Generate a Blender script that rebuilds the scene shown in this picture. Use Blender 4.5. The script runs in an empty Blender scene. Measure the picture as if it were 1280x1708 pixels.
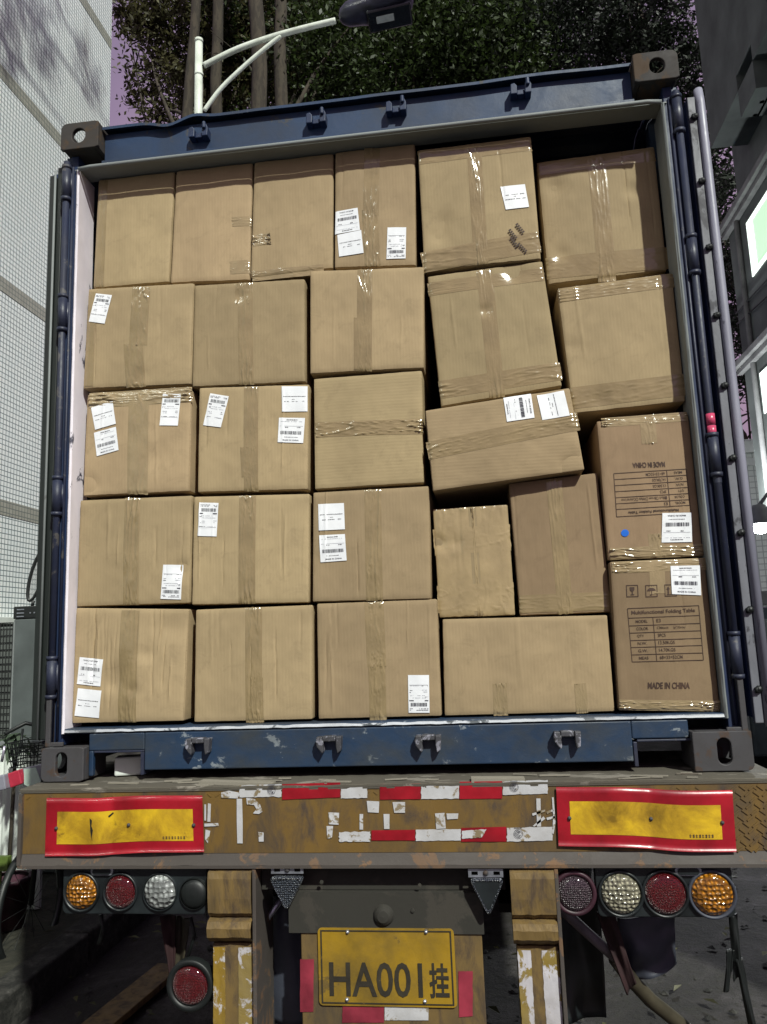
import bpy, math, random
from mathutils import Vector, Matrix, Euler, noise
random.seed(7)
S = bpy.context.scene
COL = S.collection
PI = math.pi
rad = math.radians
ZG = -1.35                      # ground height; z = 0 is the underside of the container

# ------------------------------------------------------------------ camera
CAM = Vector((0.3836, -2.7193, 0.4632)); ROT = Euler((1.73108, 0.03709, 0.12725), 'XYZ'); FPX = 1300.0
cd = bpy.data.cameras.new('camera'); cam = bpy.data.objects.new('camera', cd); COL.objects.link(cam)
cam.location = CAM; cam.rotation_euler = ROT
cd.sensor_fit = 'HORIZONTAL'; cd.sensor_width = 36.0; cd.lens = FPX / 1280 * 36.0
cd.clip_start = 0.05; cd.clip_end = 500
S.camera = cam
# ------------------------------------------------------------------ sky
W = bpy.data.worlds.new('World'); S.world = W; W.use_nodes = True
wn = W.node_tree; wn.nodes.clear()
out = wn.nodes.new('ShaderNodeOutputWorld'); bg = wn.nodes.new('ShaderNodeBackground')
tc = wn.nodes.new('ShaderNodeTexCoord'); sp = wn.nodes.new('ShaderNodeSeparateXYZ'); cr = wn.nodes.new('ShaderNodeValToRGB')
wn.links.new(tc.outputs['Generated'], sp.inputs[0]); wn.links.new(sp.outputs['Z'], cr.inputs[0])
cr.color_ramp.elements[0].position = 0.0; cr.color_ramp.elements[0].color = (0.26, 0.20, 0.24, 1)
cr.color_ramp.elements[1].position = 0.9; cr.color_ramp.elements[1].color = (0.25, 0.21, 0.32, 1)
e = cr.color_ramp.elements.new(0.35); e.color = (0.36, 0.25, 0.39, 1)
cn = wn.nodes.new('ShaderNodeTexNoise'); cn.inputs['Scale'].default_value = 2.2; cn.inputs['Detail'].default_value = 6.0
wn.links.new(tc.outputs['Generated'], cn.inputs['Vector'])
cm = wn.nodes.new('ShaderNodeMix'); cm.data_type = 'RGBA'; cm.blend_type = 'MULTIPLY'; cm.inputs[0].default_value = 0.8
cg = wn.nodes.new('ShaderNodeValToRGB'); cg.color_ramp.elements[0].position = 0.35; cg.color_ramp.elements[0].color = (0.75, 0.78, 0.80, 1); cg.color_ramp.elements[1].position = 0.68; cg.color_ramp.elements[1].color = (1.35, 1.28, 1.22, 1)
wn.links.new(cn.outputs[0], cg.inputs[0]); wn.links.new(cr.outputs[0], cm.inputs[6]); wn.links.new(cg.outputs[0], cm.inputs[7])
wn.links.new(cm.outputs[2], bg.inputs[0]); bg.inputs[1].default_value = 0.72
wn.links.new(bg.outputs[0], out.inputs[0])
# ------------------------------------------------------------------ key light (high floodlight behind the camera)
LD = Vector((0.62, -1.0, 1.08)).normalized()     # towards the light
sl = bpy.data.lights.new('sun', 'SUN'); so = bpy.data.objects.new('sun', sl); COL.objects.link(so)
sl.energy = 3.6; sl.angle = rad(1.4); sl.color = (0.97, 1.0, 0.90)
so.rotation_euler = LD.to_track_quat('Z', 'Y').to_euler(); so.location = LD * 30
S.view_settings.view_transform = 'Standard'; S.view_settings.look = 'None'
S.view_settings.exposure = 0.42; S.view_settings.gamma = 1.0; S.view_settings.use_curve_mapping = False

RM = ROT.to_matrix()
def at(u, v, y=None, x=None, z=None):
    """point where the sight line through photo pixel (u, v) meets a world plane"""
    d = RM @ Vector(((u - 640) / FPX, (854 - v) / FPX, -1.0))
    if y is not None: t = (y - CAM.y) / d.y
    elif x is not None: t = (x - CAM.x) / d.x
    else: t = (z - CAM.z) / d.z
    return CAM + d * t

# ------------------------------------------------------------------ materials
class N:
    def __init__(s, name):
        s.m = bpy.data.materials.new(name); s.m.use_nodes = True; s.t = s.m.node_tree
        s.b = s.t.nodes['Principled BSDF']; s.o = s.t.nodes['Material Output']
    def n(s, typ, **kw):
        n = s.t.nodes.new(typ)
        for k, v in kw.items():
            if k.startswith('_'): setattr(n, k[1:], v)
            else: n.inputs[k].default_value = v
        return n
    def l(s, a, b): s.t.links.new(a, b)
    def coord(s, kind='Object', scale=(1, 1, 1), rot=(0, 0, 0)):
        t = s.n('ShaderNodeTexCoord'); m = s.n('ShaderNodeMapping'); m.inputs['Scale'].default_value = scale
        m.inputs['Rotation'].default_value = rot
        s.l(t.outputs[kind], m.inputs[0]); return m.outputs[0]
    def noise(s, vec, scale=5, detail=4, rough=0.55, dist=0):
        n = s.n('ShaderNodeTexNoise', Scale=scale, Detail=detail, Roughness=rough, Distortion=dist)
        s.l(vec, n.inputs['Vector']); return n.outputs[0]
    def ramp(s, fac, stops):
        r = s.n('ShaderNodeValToRGB'); els = r.color_ramp.elements
        while len(els) < len(stops): els.new(0.5)
        for e_, (p, c) in zip(els, stops):
            e_.position = p; e_.color = (c, c, c, 1) if isinstance(c, (int, float)) else (*c, 1)
        s.l(fac, r.inputs[0]); return r.outputs[0]
    def mix(s, fac, a, b, mode='MIX'):
        m = s.n('ShaderNodeMix', _data_type='RGBA', _blend_type=mode)
        if isinstance(fac, (int, float)): m.inputs[0].default_value = fac
        else: s.l(fac, m.inputs[0])
        for i, c in ((6, a), (7, b)):
            if isinstance(c, tuple): m.inputs[i].default_value = (*c, 1)
            else: s.l(c, m.inputs[i])
        return m.outputs[2]
    def math(s, op, a, b=0.0):
        m = s.n('ShaderNodeMath', _operation=op)
        for i, c in ((0, a), (1, b)):
            if isinstance(c, (int, float)): m.inputs[i].default_value = c
            else: s.l(c, m.inputs[i])
        return m.outputs[0]
    def bump(s, h, strength=0.3, dist=0.01, nrm=None):
        b = s.n('ShaderNodeBump', Strength=strength, Distance=dist); s.l(h, b.inputs['Height'])
        if nrm is not None: s.l(nrm, b.inputs['Normal'])
        return b.outputs[0]
    def base(s, c):
        if isinstance(c, tuple): s.b.inputs['Base Color'].default_value = (*c, 1)
        else: s.l(c, s.b.inputs['Base Color'])
    def set(s, **kw):
        names = dict(rough='Roughness', metal='Metallic', spec='Specular IOR Level', coat='Coat Weight', coatr='Coat Roughness', normal='Normal', trans='Transmission Weight', alpha='Alpha', ior='IOR')
        for k, v in kw.items():
            i = s.b.inputs[names[k]]
            if isinstance(v, (int, float)): i.default_value = v
            else: s.l(v, i)
        return s.m

def plain(name, c, rough=0.5, metal=0.0, var=0.15, scale=12, bump=0.1, **kw):
    k = N(name); v = k.coord(); f = k.noise(v, scale, 5)
    d = tuple(x * (1 - var * 1.6) for x in c); b = tuple(min(1, x * (1 + var)) for x in c)
    k.base(k.ramp(f, [(0.3, d), (0.7, b)]))
    return k.set(rough=rough, metal=metal, normal=k.bump(k.noise(v, scale * 5, 4), bump, 0.002), **kw)

def worn(name, paint, under, amount=0.5, scale=6, rough=0.45, grime=(0.03, 0.027, 0.022), gr=0.5, stretch=(1, 1, 1), metal=0.0, soft=0.02):
    """paint, chipped to `under` in places, with grime over it"""
    k = N(name); v = k.coord(scale=stretch)
    f = k.noise(v, scale, 8, 0.68, 0.4); g = k.noise(v, scale * 0.45, 6, 0.62)
    pv = k.mix(k.noise(v, scale * 0.3, 4), tuple(x * 0.75 for x in paint), tuple(min(1, x * 1.2) for x in paint))
    c = k.mix(k.ramp(f, [(1 - amount - soft, 0.0), (1 - amount + soft, 1.0)]), pv, under)
    c = k.mix(k.math('MULTIPLY', k.ramp(g, [(0.42, 0.0), (0.72, 1.0)]), gr), c, grime)
    k.base(c)
    return k.set(rough=k.ramp(f, [(0.3, rough), (0.8, min(1, rough + 0.35))]), metal=metal, normal=k.bump(f, 0.35, 0.004))

def cardboard(name, base, flute='X', fl=0.12):
    k = N(name); oi = k.n('ShaderNodeObjectInfo'); v = k.coord()
    r = oi.outputs['Alpha']; sepc = k.n('ShaderNodeSeparateColor'); k.l(oi.outputs['Color'], sepc.inputs[0]); r = sepc.outputs[0]; r2 = sepc.outputs[1]
    big = k.noise(v, 3.5, 4, 0.6); fine = k.noise(k.coord(scale=(1, 1, 6) if flute == 'Z' else (6, 1, 1)), 28, 6, 0.7)
    dk = tuple(x * 0.80 for x in base); lt = tuple(min(1, x * 1.10) for x in base)
    c = k.mix(k.ramp(big, [(0.3, 0.0), (0.7, 1.0)]), dk, lt)
    c = k.mix(0.13, c, k.ramp(fine, [(0.25, tuple(x * 0.72 for x in base)), (0.75, tuple(min(1, x * 1.18) for x in base))]))
    hv = k.n('ShaderNodeHueSaturation'); k.l(c, hv.inputs['Color'])
    k.l(k.math('ADD', k.math('MULTIPLY', r, 0.28), 0.86), hv.inputs['Value'])
    k.l(k.math('ADD', k.math('MULTIPLY', r2, 0.012), 0.494), hv.inputs['Hue'])
    # fibres and scuffs
    sc = k.noise(k.coord(scale=(1, 1, 1.0)), 7, 8, 0.75, 1.5)
    c2 = k.mix(k.ramp(sc, [(0.54, 0.0), (0.74, 0.5)]), hv.outputs[0], tuple(x * 0.6 for x in base))
    k.base(c2)
    wv = k.n('ShaderNodeTexWave', _bands_direction=flute, Scale=26, Distortion=1.2, Detail=2); k.l(v, wv.inputs['Vector'])
    st = k.noise(k.coord(scale=(10, 1, 1.6) if flute == 'X' else (1.6, 1, 10)), 6, 5, 0.6)
    n1 = k.bump(wv.outputs[0], fl, 0.0012)
    n2 = k.bump(st, 0.17, 0.0035, n1)
    n3 = k.bump(k.noise(v, 4.0, 3), 0.3, 0.02, n2)
    return k.set(rough=0.78, spec=0.25, normal=n3)

def tape_mat(name, c, gloss=0.16, wr=1.0, st=(2.2, 1, 0.55)):
    k = N(name); v = k.coord()
    f = k.noise(v, 9, 5, 0.6)
    k.base(k.ramp(f, [(0.3, tuple(x * 0.82 for x in c)), (0.7, tuple(x * 1.1 for x in c))]))
    rg = k.n('ShaderNodeTexNoise', _noise_type='RIDGED_MULTIFRACTAL', Scale=7.0, Detail=2.0, Roughness=0.4, Distortion=0.5)
    k.l(k.coord(scale=st, rot=(0, 0.25 if st[0] > 1 else 0.03, 0)), rg.inputs['Vector'])
    patch = k.ramp(k.noise(v, 6.0, 3), [(0.46, 0.0), (0.62, 1.0)])
    h = k.math('MULTIPLY', k.ramp(rg.outputs[0], [(0.55, 0.0), (1.0, 1.0)]), patch)
    n1 = k.bump(h, 0.55 * wr, 0.014)
    n2 = k.bump(k.noise(v, 45, 4, 0.7), 0.25, 0.003, n1)
    return k.set(rough=gloss, spec=0.55, coat=0.6, coatr=0.12, normal=n2)

KR = (0.350, 0.262, 0.151)
M = {}
M['kraft'] = cardboard('kraft_cardboard', KR)
M['kraft_h'] = cardboard('kraft_cardboard_sideways', KR, 'Z')
M['kraft_dark'] = cardboard('brown_cardboard', (0.262, 0.178, 0.108), fl=0.05)
M['kraft_inner'] = plain('cardboard_edge', (0.16, 0.105, 0.055), 0.9)
M['tape'] = tape_mat('packing_tape', (0.276, 0.206, 0.108))
M['tape_clear'] = tape_mat('packing_tape_light', (0.310, 0.234, 0.130), 0.12)
M['film'] = tape_mat('stretch_film', (0.36, 0.27, 0.145), 0.16, 1.2, (0.5, 1, 5.0))
k = N('label_paper'); v = k.coord()
k.base(k.ramp(k.noise(v, 9, 5), [(0.3, (0.74, 0.76, 0.80)), (0.7, (0.84, 0.85, 0.88))])); M['paper'] = k.set(rough=0.38, spec=0.4, normal=k.bump(k.noise(v, 14, 3), 0.25, 0.004))
M['ink'] = plain('printed_ink', (0.035, 0.035, 0.05), 0.6, var=0.3)
M['ink_soft'] = plain('faint_ink', (0.22, 0.23, 0.28), 0.6)
M['ink_brown'] = plain('dark_brown_print', (0.055, 0.028, 0.018), 0.7, var=0.3)
M['blue_dot'] = plain('blue_sticker', (0.01, 0.14, 0.62), 0.4)
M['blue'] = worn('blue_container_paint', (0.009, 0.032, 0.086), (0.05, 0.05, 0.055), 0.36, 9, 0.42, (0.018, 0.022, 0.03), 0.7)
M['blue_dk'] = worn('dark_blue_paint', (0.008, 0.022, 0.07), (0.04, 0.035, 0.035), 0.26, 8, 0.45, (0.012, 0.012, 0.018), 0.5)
M['blue_gr'] = worn('blue_grey_paint', (0.016, 0.021, 0.048), (0.09, 0.085, 0.085), 0.38, 14, 0.38, (0.03, 0.03, 0.035), 0.5)
M['sill'] = worn('scuffed_sill_paint', (0.011, 0.032, 0.074), (0.20, 0.23, 0.26), 0.36, 15, 0.4, (0.035, 0.04, 0.042), 0.85, (0.8, 1, 1.2))
M['casting'] = worn('rusty_grey_casting', (0.052, 0.050, 0.055), (0.060, 0.038, 0.028), 0.42, 13, 0.55, (0.03, 0.027, 0.025), 0.6)
M['casting_moss'] = worn('mossy_rusty_casting', (0.030, 0.027, 0.026), (0.060, 0.038, 0.022), 0.45, 9, 0.7, (0.045, 0.03, 0.02), 0.6)
M['lit_white_lining'] = worn('chipped_lit_white_lining', (0.78, 0.73, 0.80), (0.05, 0.05, 0.08), 0.36, 10, 0.45, (0.35, 0.32, 0.34), 0.4, (1, 1, 0.6))  # chipped white paint, lightened as the side the key light reaches
M['grey_trim_shaded_lining'] = worn('dull_grey_trim_shaded_lining', (0.20, 0.22, 0.22), (0.12, 0.12, 0.12), 0.30, 7, 0.5, (0.16, 0.16, 0.16), 0.5)  # shaded tone of the frame lining; also plain grey for small trim
M['worn_lip'] = worn('bare_steel_lip', (0.44, 0.46, 0.50), (0.06, 0.07, 0.08), 0.46, 11, 0.35, (0.12, 0.12, 0.13), 0.6)
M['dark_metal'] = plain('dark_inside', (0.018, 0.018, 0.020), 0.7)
M['black'] = plain('black_rubber', (0.008, 0.010, 0.010), 0.5)
M['steel'] = plain('galvanised_steel', (0.42, 0.44, 0.50), 0.32, 0.75, 0.25, 20)
M['silver_paint'] = worn('silver_gasket', (0.27, 0.27, 0.34), (0.08, 0.08, 0.11), 0.38, 18, 0.35, (0.12, 0.12, 0.16), 0.5, (1, 1, 0.25))
M['door_grey'] = worn('grey_door_edge', (0.15, 0.155, 0.18), (0.04, 0.04, 0.05), 0.42, 16, 0.4, (0.05, 0.05, 0.06), 0.7, (1, 1, 0.4))
M['door_dark'] = worn('dark_green_door_edge', (0.012, 0.017, 0.015), (0.10, 0.10, 0.09), 0.30, 14, 0.4, (0.01, 0.01, 0.01), 0.5, (1, 1, 0.15))
M['beam'] = worn('ochre_beam_paint', (0.150, 0.086, 0.018), (0.060, 0.040, 0.026), 0.43, 13, 0.5, (0.050, 0.038, 0.026), 0.85, (1, 1, 0.45), 0.0, 0.09)
M['beam_dirty'] = worn('dirty_ochre_paint', (0.155, 0.098, 0.030), (0.065, 0.042, 0.024), 0.45, 16, 0.6, (0.05, 0.038, 0.024), 0.85, (1, 1, 0.4), 0.0, 0.08)
M['beam_edge'] = worn('grimy_grey_edge', (0.065, 0.055, 0.048), (0.16, 0.09, 0.045), 0.42, 9, 0.5, (0.06, 0.05, 0.045), 0.6)
M['deck'] = worn('dusty_deck', (0.09, 0.08, 0.062), (0.22, 0.20, 0.17), 0.42, 9, 0.8, (0.06, 0.05, 0.04), 0.5, (0.4, 1, 1))
M['yellow_stripe'] = worn('peeling_yellow', (0.27, 0.165, 0.015), (0.55, 0.53, 0.56), 0.42, 17, 0.5, (0.12, 0.085, 0.03), 0.55, (1, 1, 0.7))
M['white_stripe'] = worn('peeling_white', (0.52, 0.50, 0.54), (0.22, 0.15, 0.025), 0.49, 17, 0.5, (0.2, 0.17, 0.12), 0.45, (1, 1, 0.7))
M['red_refl'] = plain('red_reflective', (0.30, 0.007, 0.016), 0.30, 0, 0.3, 7, 0.25, coat=0.5)
k = N('yellow_reflective'); v = k.coord(); f = k.noise(v, 7, 7, 0.65, 0.5)
c = k.ramp(f, [(0.32, (0.20, 0.115, 0.012)), (0.46, (0.42, 0.25, 0.018)), (0.62, (0.66, 0.42, 0.02))])
c = k.mix(k.ramp(k.noise(v, 16, 8, 0.8, 1.0), [(0.60, 0.0), (0.68, 0.8)]), c, (0.10, 0.06, 0.015))
k.base(c); M['yellow_refl'] = k.set(rough=0.28, coat=0.5, normal=k.bump(k.noise(v, 26, 4), 0.4, 0.004))
M['red_faded'] = plain('faded_red_reflective', (0.26, 0.030, 0.05), 0.4, 0, 0.3, 9, 0.25)
M['keeper'] = worn('scraped_steel', (0.06, 0.06, 0.07), (0.28, 0.28, 0.34), 0.44, 30, 0.4, (0.03, 0.03, 0.03), 0.6)
M['white_tape'] = worn('white_reflective_tape', (0.50, 0.50, 0.52), (0.20, 0.15, 0.08), 0.43, 22, 0.4, (0.25, 0.22, 0.18), 0.4)
M['plate_yellow'] = worn('yellow_number_plate', (0.31, 0.185, 0.010), (0.16, 0.10, 0.02), 0.40, 9, 0.4, (0.05, 0.04, 0.02), 0.8)
M['plate_ink'] = worn('worn_black_characters', (0.022, 0.018, 0.012), (0.16, 0.10, 0.02), 0.33, 22, 0.5, (0.05, 0.04, 0.02), 0.6)
M['undercarriage'] = worn('grimy_olive_plate', (0.026, 0.024, 0.019), (0.04, 0.035, 0.028), 0.45, 4, 0.75, (0.03, 0.03, 0.025), 0.5)
M['mudflap'] = plain('blue_grey_mudflap', (0.038, 0.043, 0.060), 0.55, 0, 0.3, 6, 0.2)
M['lamp_body'] = plain('lamp_housing', (0.014, 0.018, 0.020), 0.4, 0, 0.4, 10, 0.15)
M['maroon'] = plain('maroon_rubber', (0.045, 0.014, 0.024), 0.5, 0, 0.4)
M['dark_red_cloth'] = plain('dark_red_strap', (0.022, 0.005, 0.006), 0.8, 0, 0.4)
M['hose'] = plain('olive_hose', (0.045, 0.038, 0.024), 0.5, 0, 0.3)
M['pipe'] = plain('lilac_grey_pipe', (0.12, 0.105, 0.125), 0.45, 0, 0.3)
def lens(name, c, scale, gl=0.12):
    k = N(name); v = k.coord()
    vo = k.n('ShaderNodeTexVoronoi', _feature='F1', Scale=scale, Randomness=0.45); k.l(v, vo.inputs['Vector'])
    k.base(k.ramp(vo.outputs['Distance'], [(0.0, tuple(min(1, x * 1.7) for x in c)), (0.55, tuple(x * 0.45 for x in c))]))
    return k.set(rough=gl, spec=0.8, coat=1.0, coatr=0.05, normal=k.bump(vo.outputs['Distance'], 1.0, 0.012))
M['amber'] = lens('amber_lens', (0.40, 0.15, 0.006), 75)
M['red_lens'] = lens('red_lens', (0.17, 0.005, 0.010), 220, 0.3)
M['clear_lens'] = lens('clear_lens', (0.36, 0.38, 0.37), 62)
M['cream_lens'] = lens('cream_lens', (0.34, 0.32, 0.23), 80)
M['pink_lens'] = lens('pink_grey_lens', (0.09, 0.06, 0.075), 160, 0.3)
M['reflector_clear'] = lens('clear_triangle_lens', (0.055, 0.065, 0.085), 150, 0.3)
# mosaic tile wall: brick texture on (y, z)
def tiles(name, tile, c1, c2, grout, mort=0.09, rough=0.25, swap=True):
    k = N(name); t = k.n('ShaderNodeTexCoord'); s = k.n('ShaderNodeSeparateXYZ'); cb = k.n('ShaderNodeCombineXYZ')
    k.l(t.outputs['Object'], s.inputs[0]); k.l(s.outputs['Y' if swap else 'X'], cb.inputs['X']); k.l(s.outputs['Z'], cb.inputs['Y'])
    b = k.n('ShaderNodeTexBrick', _offset=0.0, _squash=1.0, Scale=1.0); b.inputs['Mortar Size'].default_value = tile * mort
    b.inputs['Mortar Smooth'].default_value = 0.1
    b.inputs['Brick Width'].default_value = tile; b.inputs['Row Height'].default_value = tile
    b.inputs['Color1'].default_value = (*c1, 1); b.inputs['Color2'].default_value = (*c2, 1); b.inputs['Mortar'].default_value = (*grout, 1)
    k.l(cb.outputs[0], b.inputs['Vector'])
    v = k.coord(scale=(1, 1, 0.35)); st = k.ramp(k.noise(v, 1.3, 6, 0.65), [(0.5, 0.0), (0.85, 0.22)])
    k.base(k.mix(st, b.outputs['Color'], (0.42, 0.40, 0.30)))
    return k.set(rough=rough, normal=k.bump(b.outputs['Fac'], -0.5, 0.003))
M['mosaic'] = tiles('white_mosaic_tile', 0.048, (0.90, 0.93, 0.92), (0.83, 0.88, 0.88), (0.15, 0.20, 0.21), 0.085)
M['mosaic_band'] = tiles('grey_mosaic_band', 0.048, (0.40, 0.40, 0.34), (0.34, 0.34, 0.29), (0.15, 0.17, 0.16), 0.085)
M['mosaic_far'] = tiles('cream_tile_far', 0.10, (0.70, 0.73, 0.68), (0.62, 0.66, 0.62), (0.35, 0.38, 0.36), 0.08, 0.4, False)
M['render_grey'] = plain('grey_render', (0.12, 0.135, 0.125), 0.85, 0, 0.3, 1.6, 0.3)
M['render_dark'] = plain('dark_grey_render', (0.085, 0.095, 0.09), 0.85, 0, 0.22, 3, 0.3)
M['ledge'] = plain('grey_moulding', (0.17, 0.17, 0.165), 0.8, 0, 0.25, 5, 0.2)
M['glass_dark'] = plain('dark_glass', (0.010, 0.012, 0.014), 0.08, 0, 0.2, 4, 0.02)
M['white_frame'] = plain('white_window_frame', (0.75, 0.76, 0.74), 0.4)
M['bark'] = worn('rough_bark', (0.034, 0.026, 0.019), (0.06, 0.048, 0.034), 0.5, 9, 0.9, (0.03, 0.03, 0.02), 0.5, (1, 1, 0.25))
M['lamp_pole'] = worn('white_pole_paint', (0.66, 0.70, 0.63), (0.30, 0.32, 0.27), 0.30, 14, 0.4, (0.25, 0.27, 0.2), 0.4)
M['lamp_head'] = plain('navy_lamp_shell', (0.020, 0.020, 0.038), 0.35, 0, 0.3)
M['plastic_grey'] = plain('grey_green_cabinet', (0.10, 0.115, 0.115), 0.5, 0.1, 0.2, 3)
M['white_plastic'] = plain('white_panel', (0.62, 0.66, 0.62), 0.45, 0, 0.12, 4)
M['pale_sheet'] = plain('pale_green_paper', (0.50, 0.62, 0.54), 0.6, 0, 0.12, 8)
M['wood'] = worn('weathered_plank', (0.24, 0.22, 0.18), (0.12, 0.10, 0.08), 0.42, 12, 0.85, (0.1, 0.09, 0.07), 0.4, (0.2, 1, 1))
M['lime'] = plain('lime_plastic', (0.10, 0.15, 0.03), 0.5)
M['pink_tape'] = plain('pink_red_reflector', (0.62, 0.07, 0.16), 0.3, 0, 0.2, 20)
M['striped_red'] = plain('red_barrier_band', (0.45, 0.03, 0.06), 0.4)
M['striped_grey'] = plain('grey_barrier_band', (0.24, 0.24, 0.29), 0.4)
M['lilac_steel'] = plain('lilac_chrome', (0.45, 0.42, 0.52), 0.25, 0.5)
def leafmat(name, c, tr=0.35):
    k = N(name); g = k.n('ShaderNodeNewGeometry'); r = g.outputs['Random Per Island']
    col = k.ramp(r, [(0.0, tuple(x * 0.45 for x in c)), (0.5, c), (1.0, tuple(min(1, x * 1.7) for x in c))])
    k.base(col); k.set(rough=0.5, spec=0.35)
    t = k.n('ShaderNodeBsdfTranslucent'); k.l(col, t.inputs[0]); m = k.n('ShaderNodeMixShader'); m.inputs[0].default_value = tr
    k.l(k.b.outputs[0], m.inputs[1]); k.l(t.outputs[0], m.inputs[2]); k.l(m.outputs[0], k.o.inputs[0]); return k.m
M['leaf_olive'] = leafmat('olive_leaves', (0.068, 0.066, 0.028))
M['leaf_green'] = leafmat('green_leaves', (0.030, 0.048, 0.012))
M['leaf_dark'] = leafmat('dark_leaves', (0.012, 0.018, 0.010), 0.15)
M['leaf_grey'] = leafmat('grey_green_leaves', (0.10, 0.13, 0.10))
M['leaf_plant'] = leafmat('potted_leaves', (0.05, 0.075, 0.045))
def emit(name, c, s):
    k = N(name); k.base((0.8, 0.8, 0.8)); k.b.inputs['Emission Color'].default_value = (*c, 1); k.b.inputs['Emission Strength'].default_value = s; return k.m
M['lit_green'] = emit('lit_green_blind', (0.42, 0.95, 0.42), 0.75)
M['lit_white'] = emit('lit_white_frame', (0.85, 1.0, 0.88), 1.1)
M['lamp_glow'] = emit('floodlight_glow', (0.93, 0.97, 1.0), 14.0)
M['tube_off'] = plain('lamp_reflector_bowl', (0.40, 0.42, 0.42), 0.25, 0.3)
# ground
k = N('dirt_ground'); v = k.coord()
f = k.noise(v, 2.2, 9, 0.7, 0.6); g = k.noise(v, 22, 8, 0.75)
c = k.ramp(f, [(0.3, (0.007, 0.006, 0.005)), (0.50, (0.022, 0.019, 0.018)), (0.70, (0.075, 0.066, 0.068))])
c = k.mix(k.ramp(g, [(0.50, 0.0), (0.62, 0.85)]), c, (0.018, 0.017, 0.010))
k.base(c); M['dirt'] = k.set(rough=0.85, normal=k.bump(g, 0.9, 0.02, k.bump(f, 0.6, 0.06)))
k = N('rough_kerb'); v = k.coord(); g = k.noise(v, 11, 9, 0.75)
k.base(k.ramp(g, [(0.45, (0.012, 0.012, 0.010)), (0.60, (0.05, 0.048, 0.042)), (0.75, (0.20, 0.19, 0.18))])); M['kerb'] = k.set(rough=0.85, normal=k.bump(g, 0.9, 0.02))
k = N('weedy_pavement'); v = k.coord(); g = k.noise(v, 9, 9, 0.75, 0.5)
k.base(k.ramp(g, [(0.35, (0.010, 0.012, 0.007)), (0.55, (0.032, 0.031, 0.020)), (0.75, (0.075, 0.070, 0.050))])); M['pave'] = k.set(rough=0.9, normal=k.bump(g, 0.9, 0.03))

# ------------------------------------------------------------------ mesh helpers
class MB:
    def __init__(s): s.v = []; s.f = []
    def add(s, vs, fs):
        b = len(s.v); s.v += [tuple(p) for p in vs]; s.f += [tuple(i + b for i in q) for q in fs]
    def box(s, x0, x1, y0, y1, z0, z1):
        s.add([(x0, y0, z0), (x1, y0, z0), (x1, y1, z0), (x0, y1, z0), (x0, y0, z1), (x1, y0, z1), (x1, y1, z1), (x0, y1, z1)],
              [(0, 3, 2, 1), (4, 5, 6, 7), (0, 1, 5, 4), (1, 2, 6, 5), (2, 3, 7, 6), (3, 0, 4, 7)])
    def obox(s, c, dx, dy, dz, R):
        vs = [c + R @ Vector((a * dx / 2, b * dy / 2, d * dz / 2)) for d in (-1, 1) for a, b in ((-1, -1), (1, -1), (1, 1), (-1, 1))]
        s.add(vs, [(0, 3, 2, 1), (4, 5, 6, 7), (0, 1, 5, 4), (1, 2, 6, 5), (2, 3, 7, 6), (3, 0, 4, 7)])
    def tube(s, pts, r, n=10, cap=True):
        pts = [Vector(p) for p in pts]; rs = r if isinstance(r, (list, tuple)) else [r] * len(pts)
        rings = []; up = None
        for i, p in enumerate(pts):
            d = (pts[min(i + 1, len(pts) - 1)] - pts[max(i - 1, 0)]).normalized()
            if up is None: up = d.orthogonal().normalized()
            up = (up - d * up.dot(d)).normalized(); w = d.cross(up)
            rings.append([p + (up * math.cos(2 * PI * j / n) + w * math.sin(2 * PI * j / n)) * rs[i] for j in range(n)])
        b = len(s.v)
        for q in rings: s.v += [tuple(a) for a in q]
        for i in range(len(rings) - 1):
            for j in range(n):
                a = b + i * n + j; c = b + i * n + (j + 1) % n
                s.f.append((a, c, c + n, a + n))
        if cap:
            s.f.append(tuple(b + j for j in range(n))[::-1]); s.f.append(tuple(b + (len(rings) - 1) * n + j for j in range(n)))
    def lathe(s, c, prof, n=32, axis='Y'):
        """prof: (radius, offset along axis) list; axis Y: offset towards the camera is negative y"""
        b = len(s.v)
        for r, o in prof:
            for j in range(n):
                a = 2 * PI * j / n
                if axis == 'Y': s.v.append((c[0] + r * math.cos(a), c[1] + o, c[2] + r * math.sin(a)))
                else: s.v.append((c[0] + r * math.cos(a), c[1] + r * math.sin(a), c[2] + o))
        for i in range(len(prof) - 1):
            for j in range(n):
                a = b + i * n + j; d = b + i * n + (j + 1) % n
                s.f.append((a, d, d + n, a + n))
    def grid(s, fn, nu, nv):
        b = len(s.v)
        for j in range(nv + 1):
            for i in range(nu + 1): s.v.append(tuple(fn(i / nu, j / nv)))
        for j in range(nv):
            for i in range(nu):
                a = b + j * (nu + 1) + i; s.f.append((a, a + 1, a + nu + 2, a + nu + 1))
    def prism(s, poly, y0, y1):
        """polygon in (x, z) extruded along y"""
        n = len(poly)
        s.add([(x, y0, z) for x, z in poly] + [(x, y1, z) for x, z in poly],
              [tuple(range(n)), tuple(range(2 * n - 1, n - 1, -1))] + [(i, i + n, (i + 1) % n + n, (i + 1) % n) for i in range(n)])
    def sheet(s, poly, y, th=0.0015): s.prism(poly, y, y + th)

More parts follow.
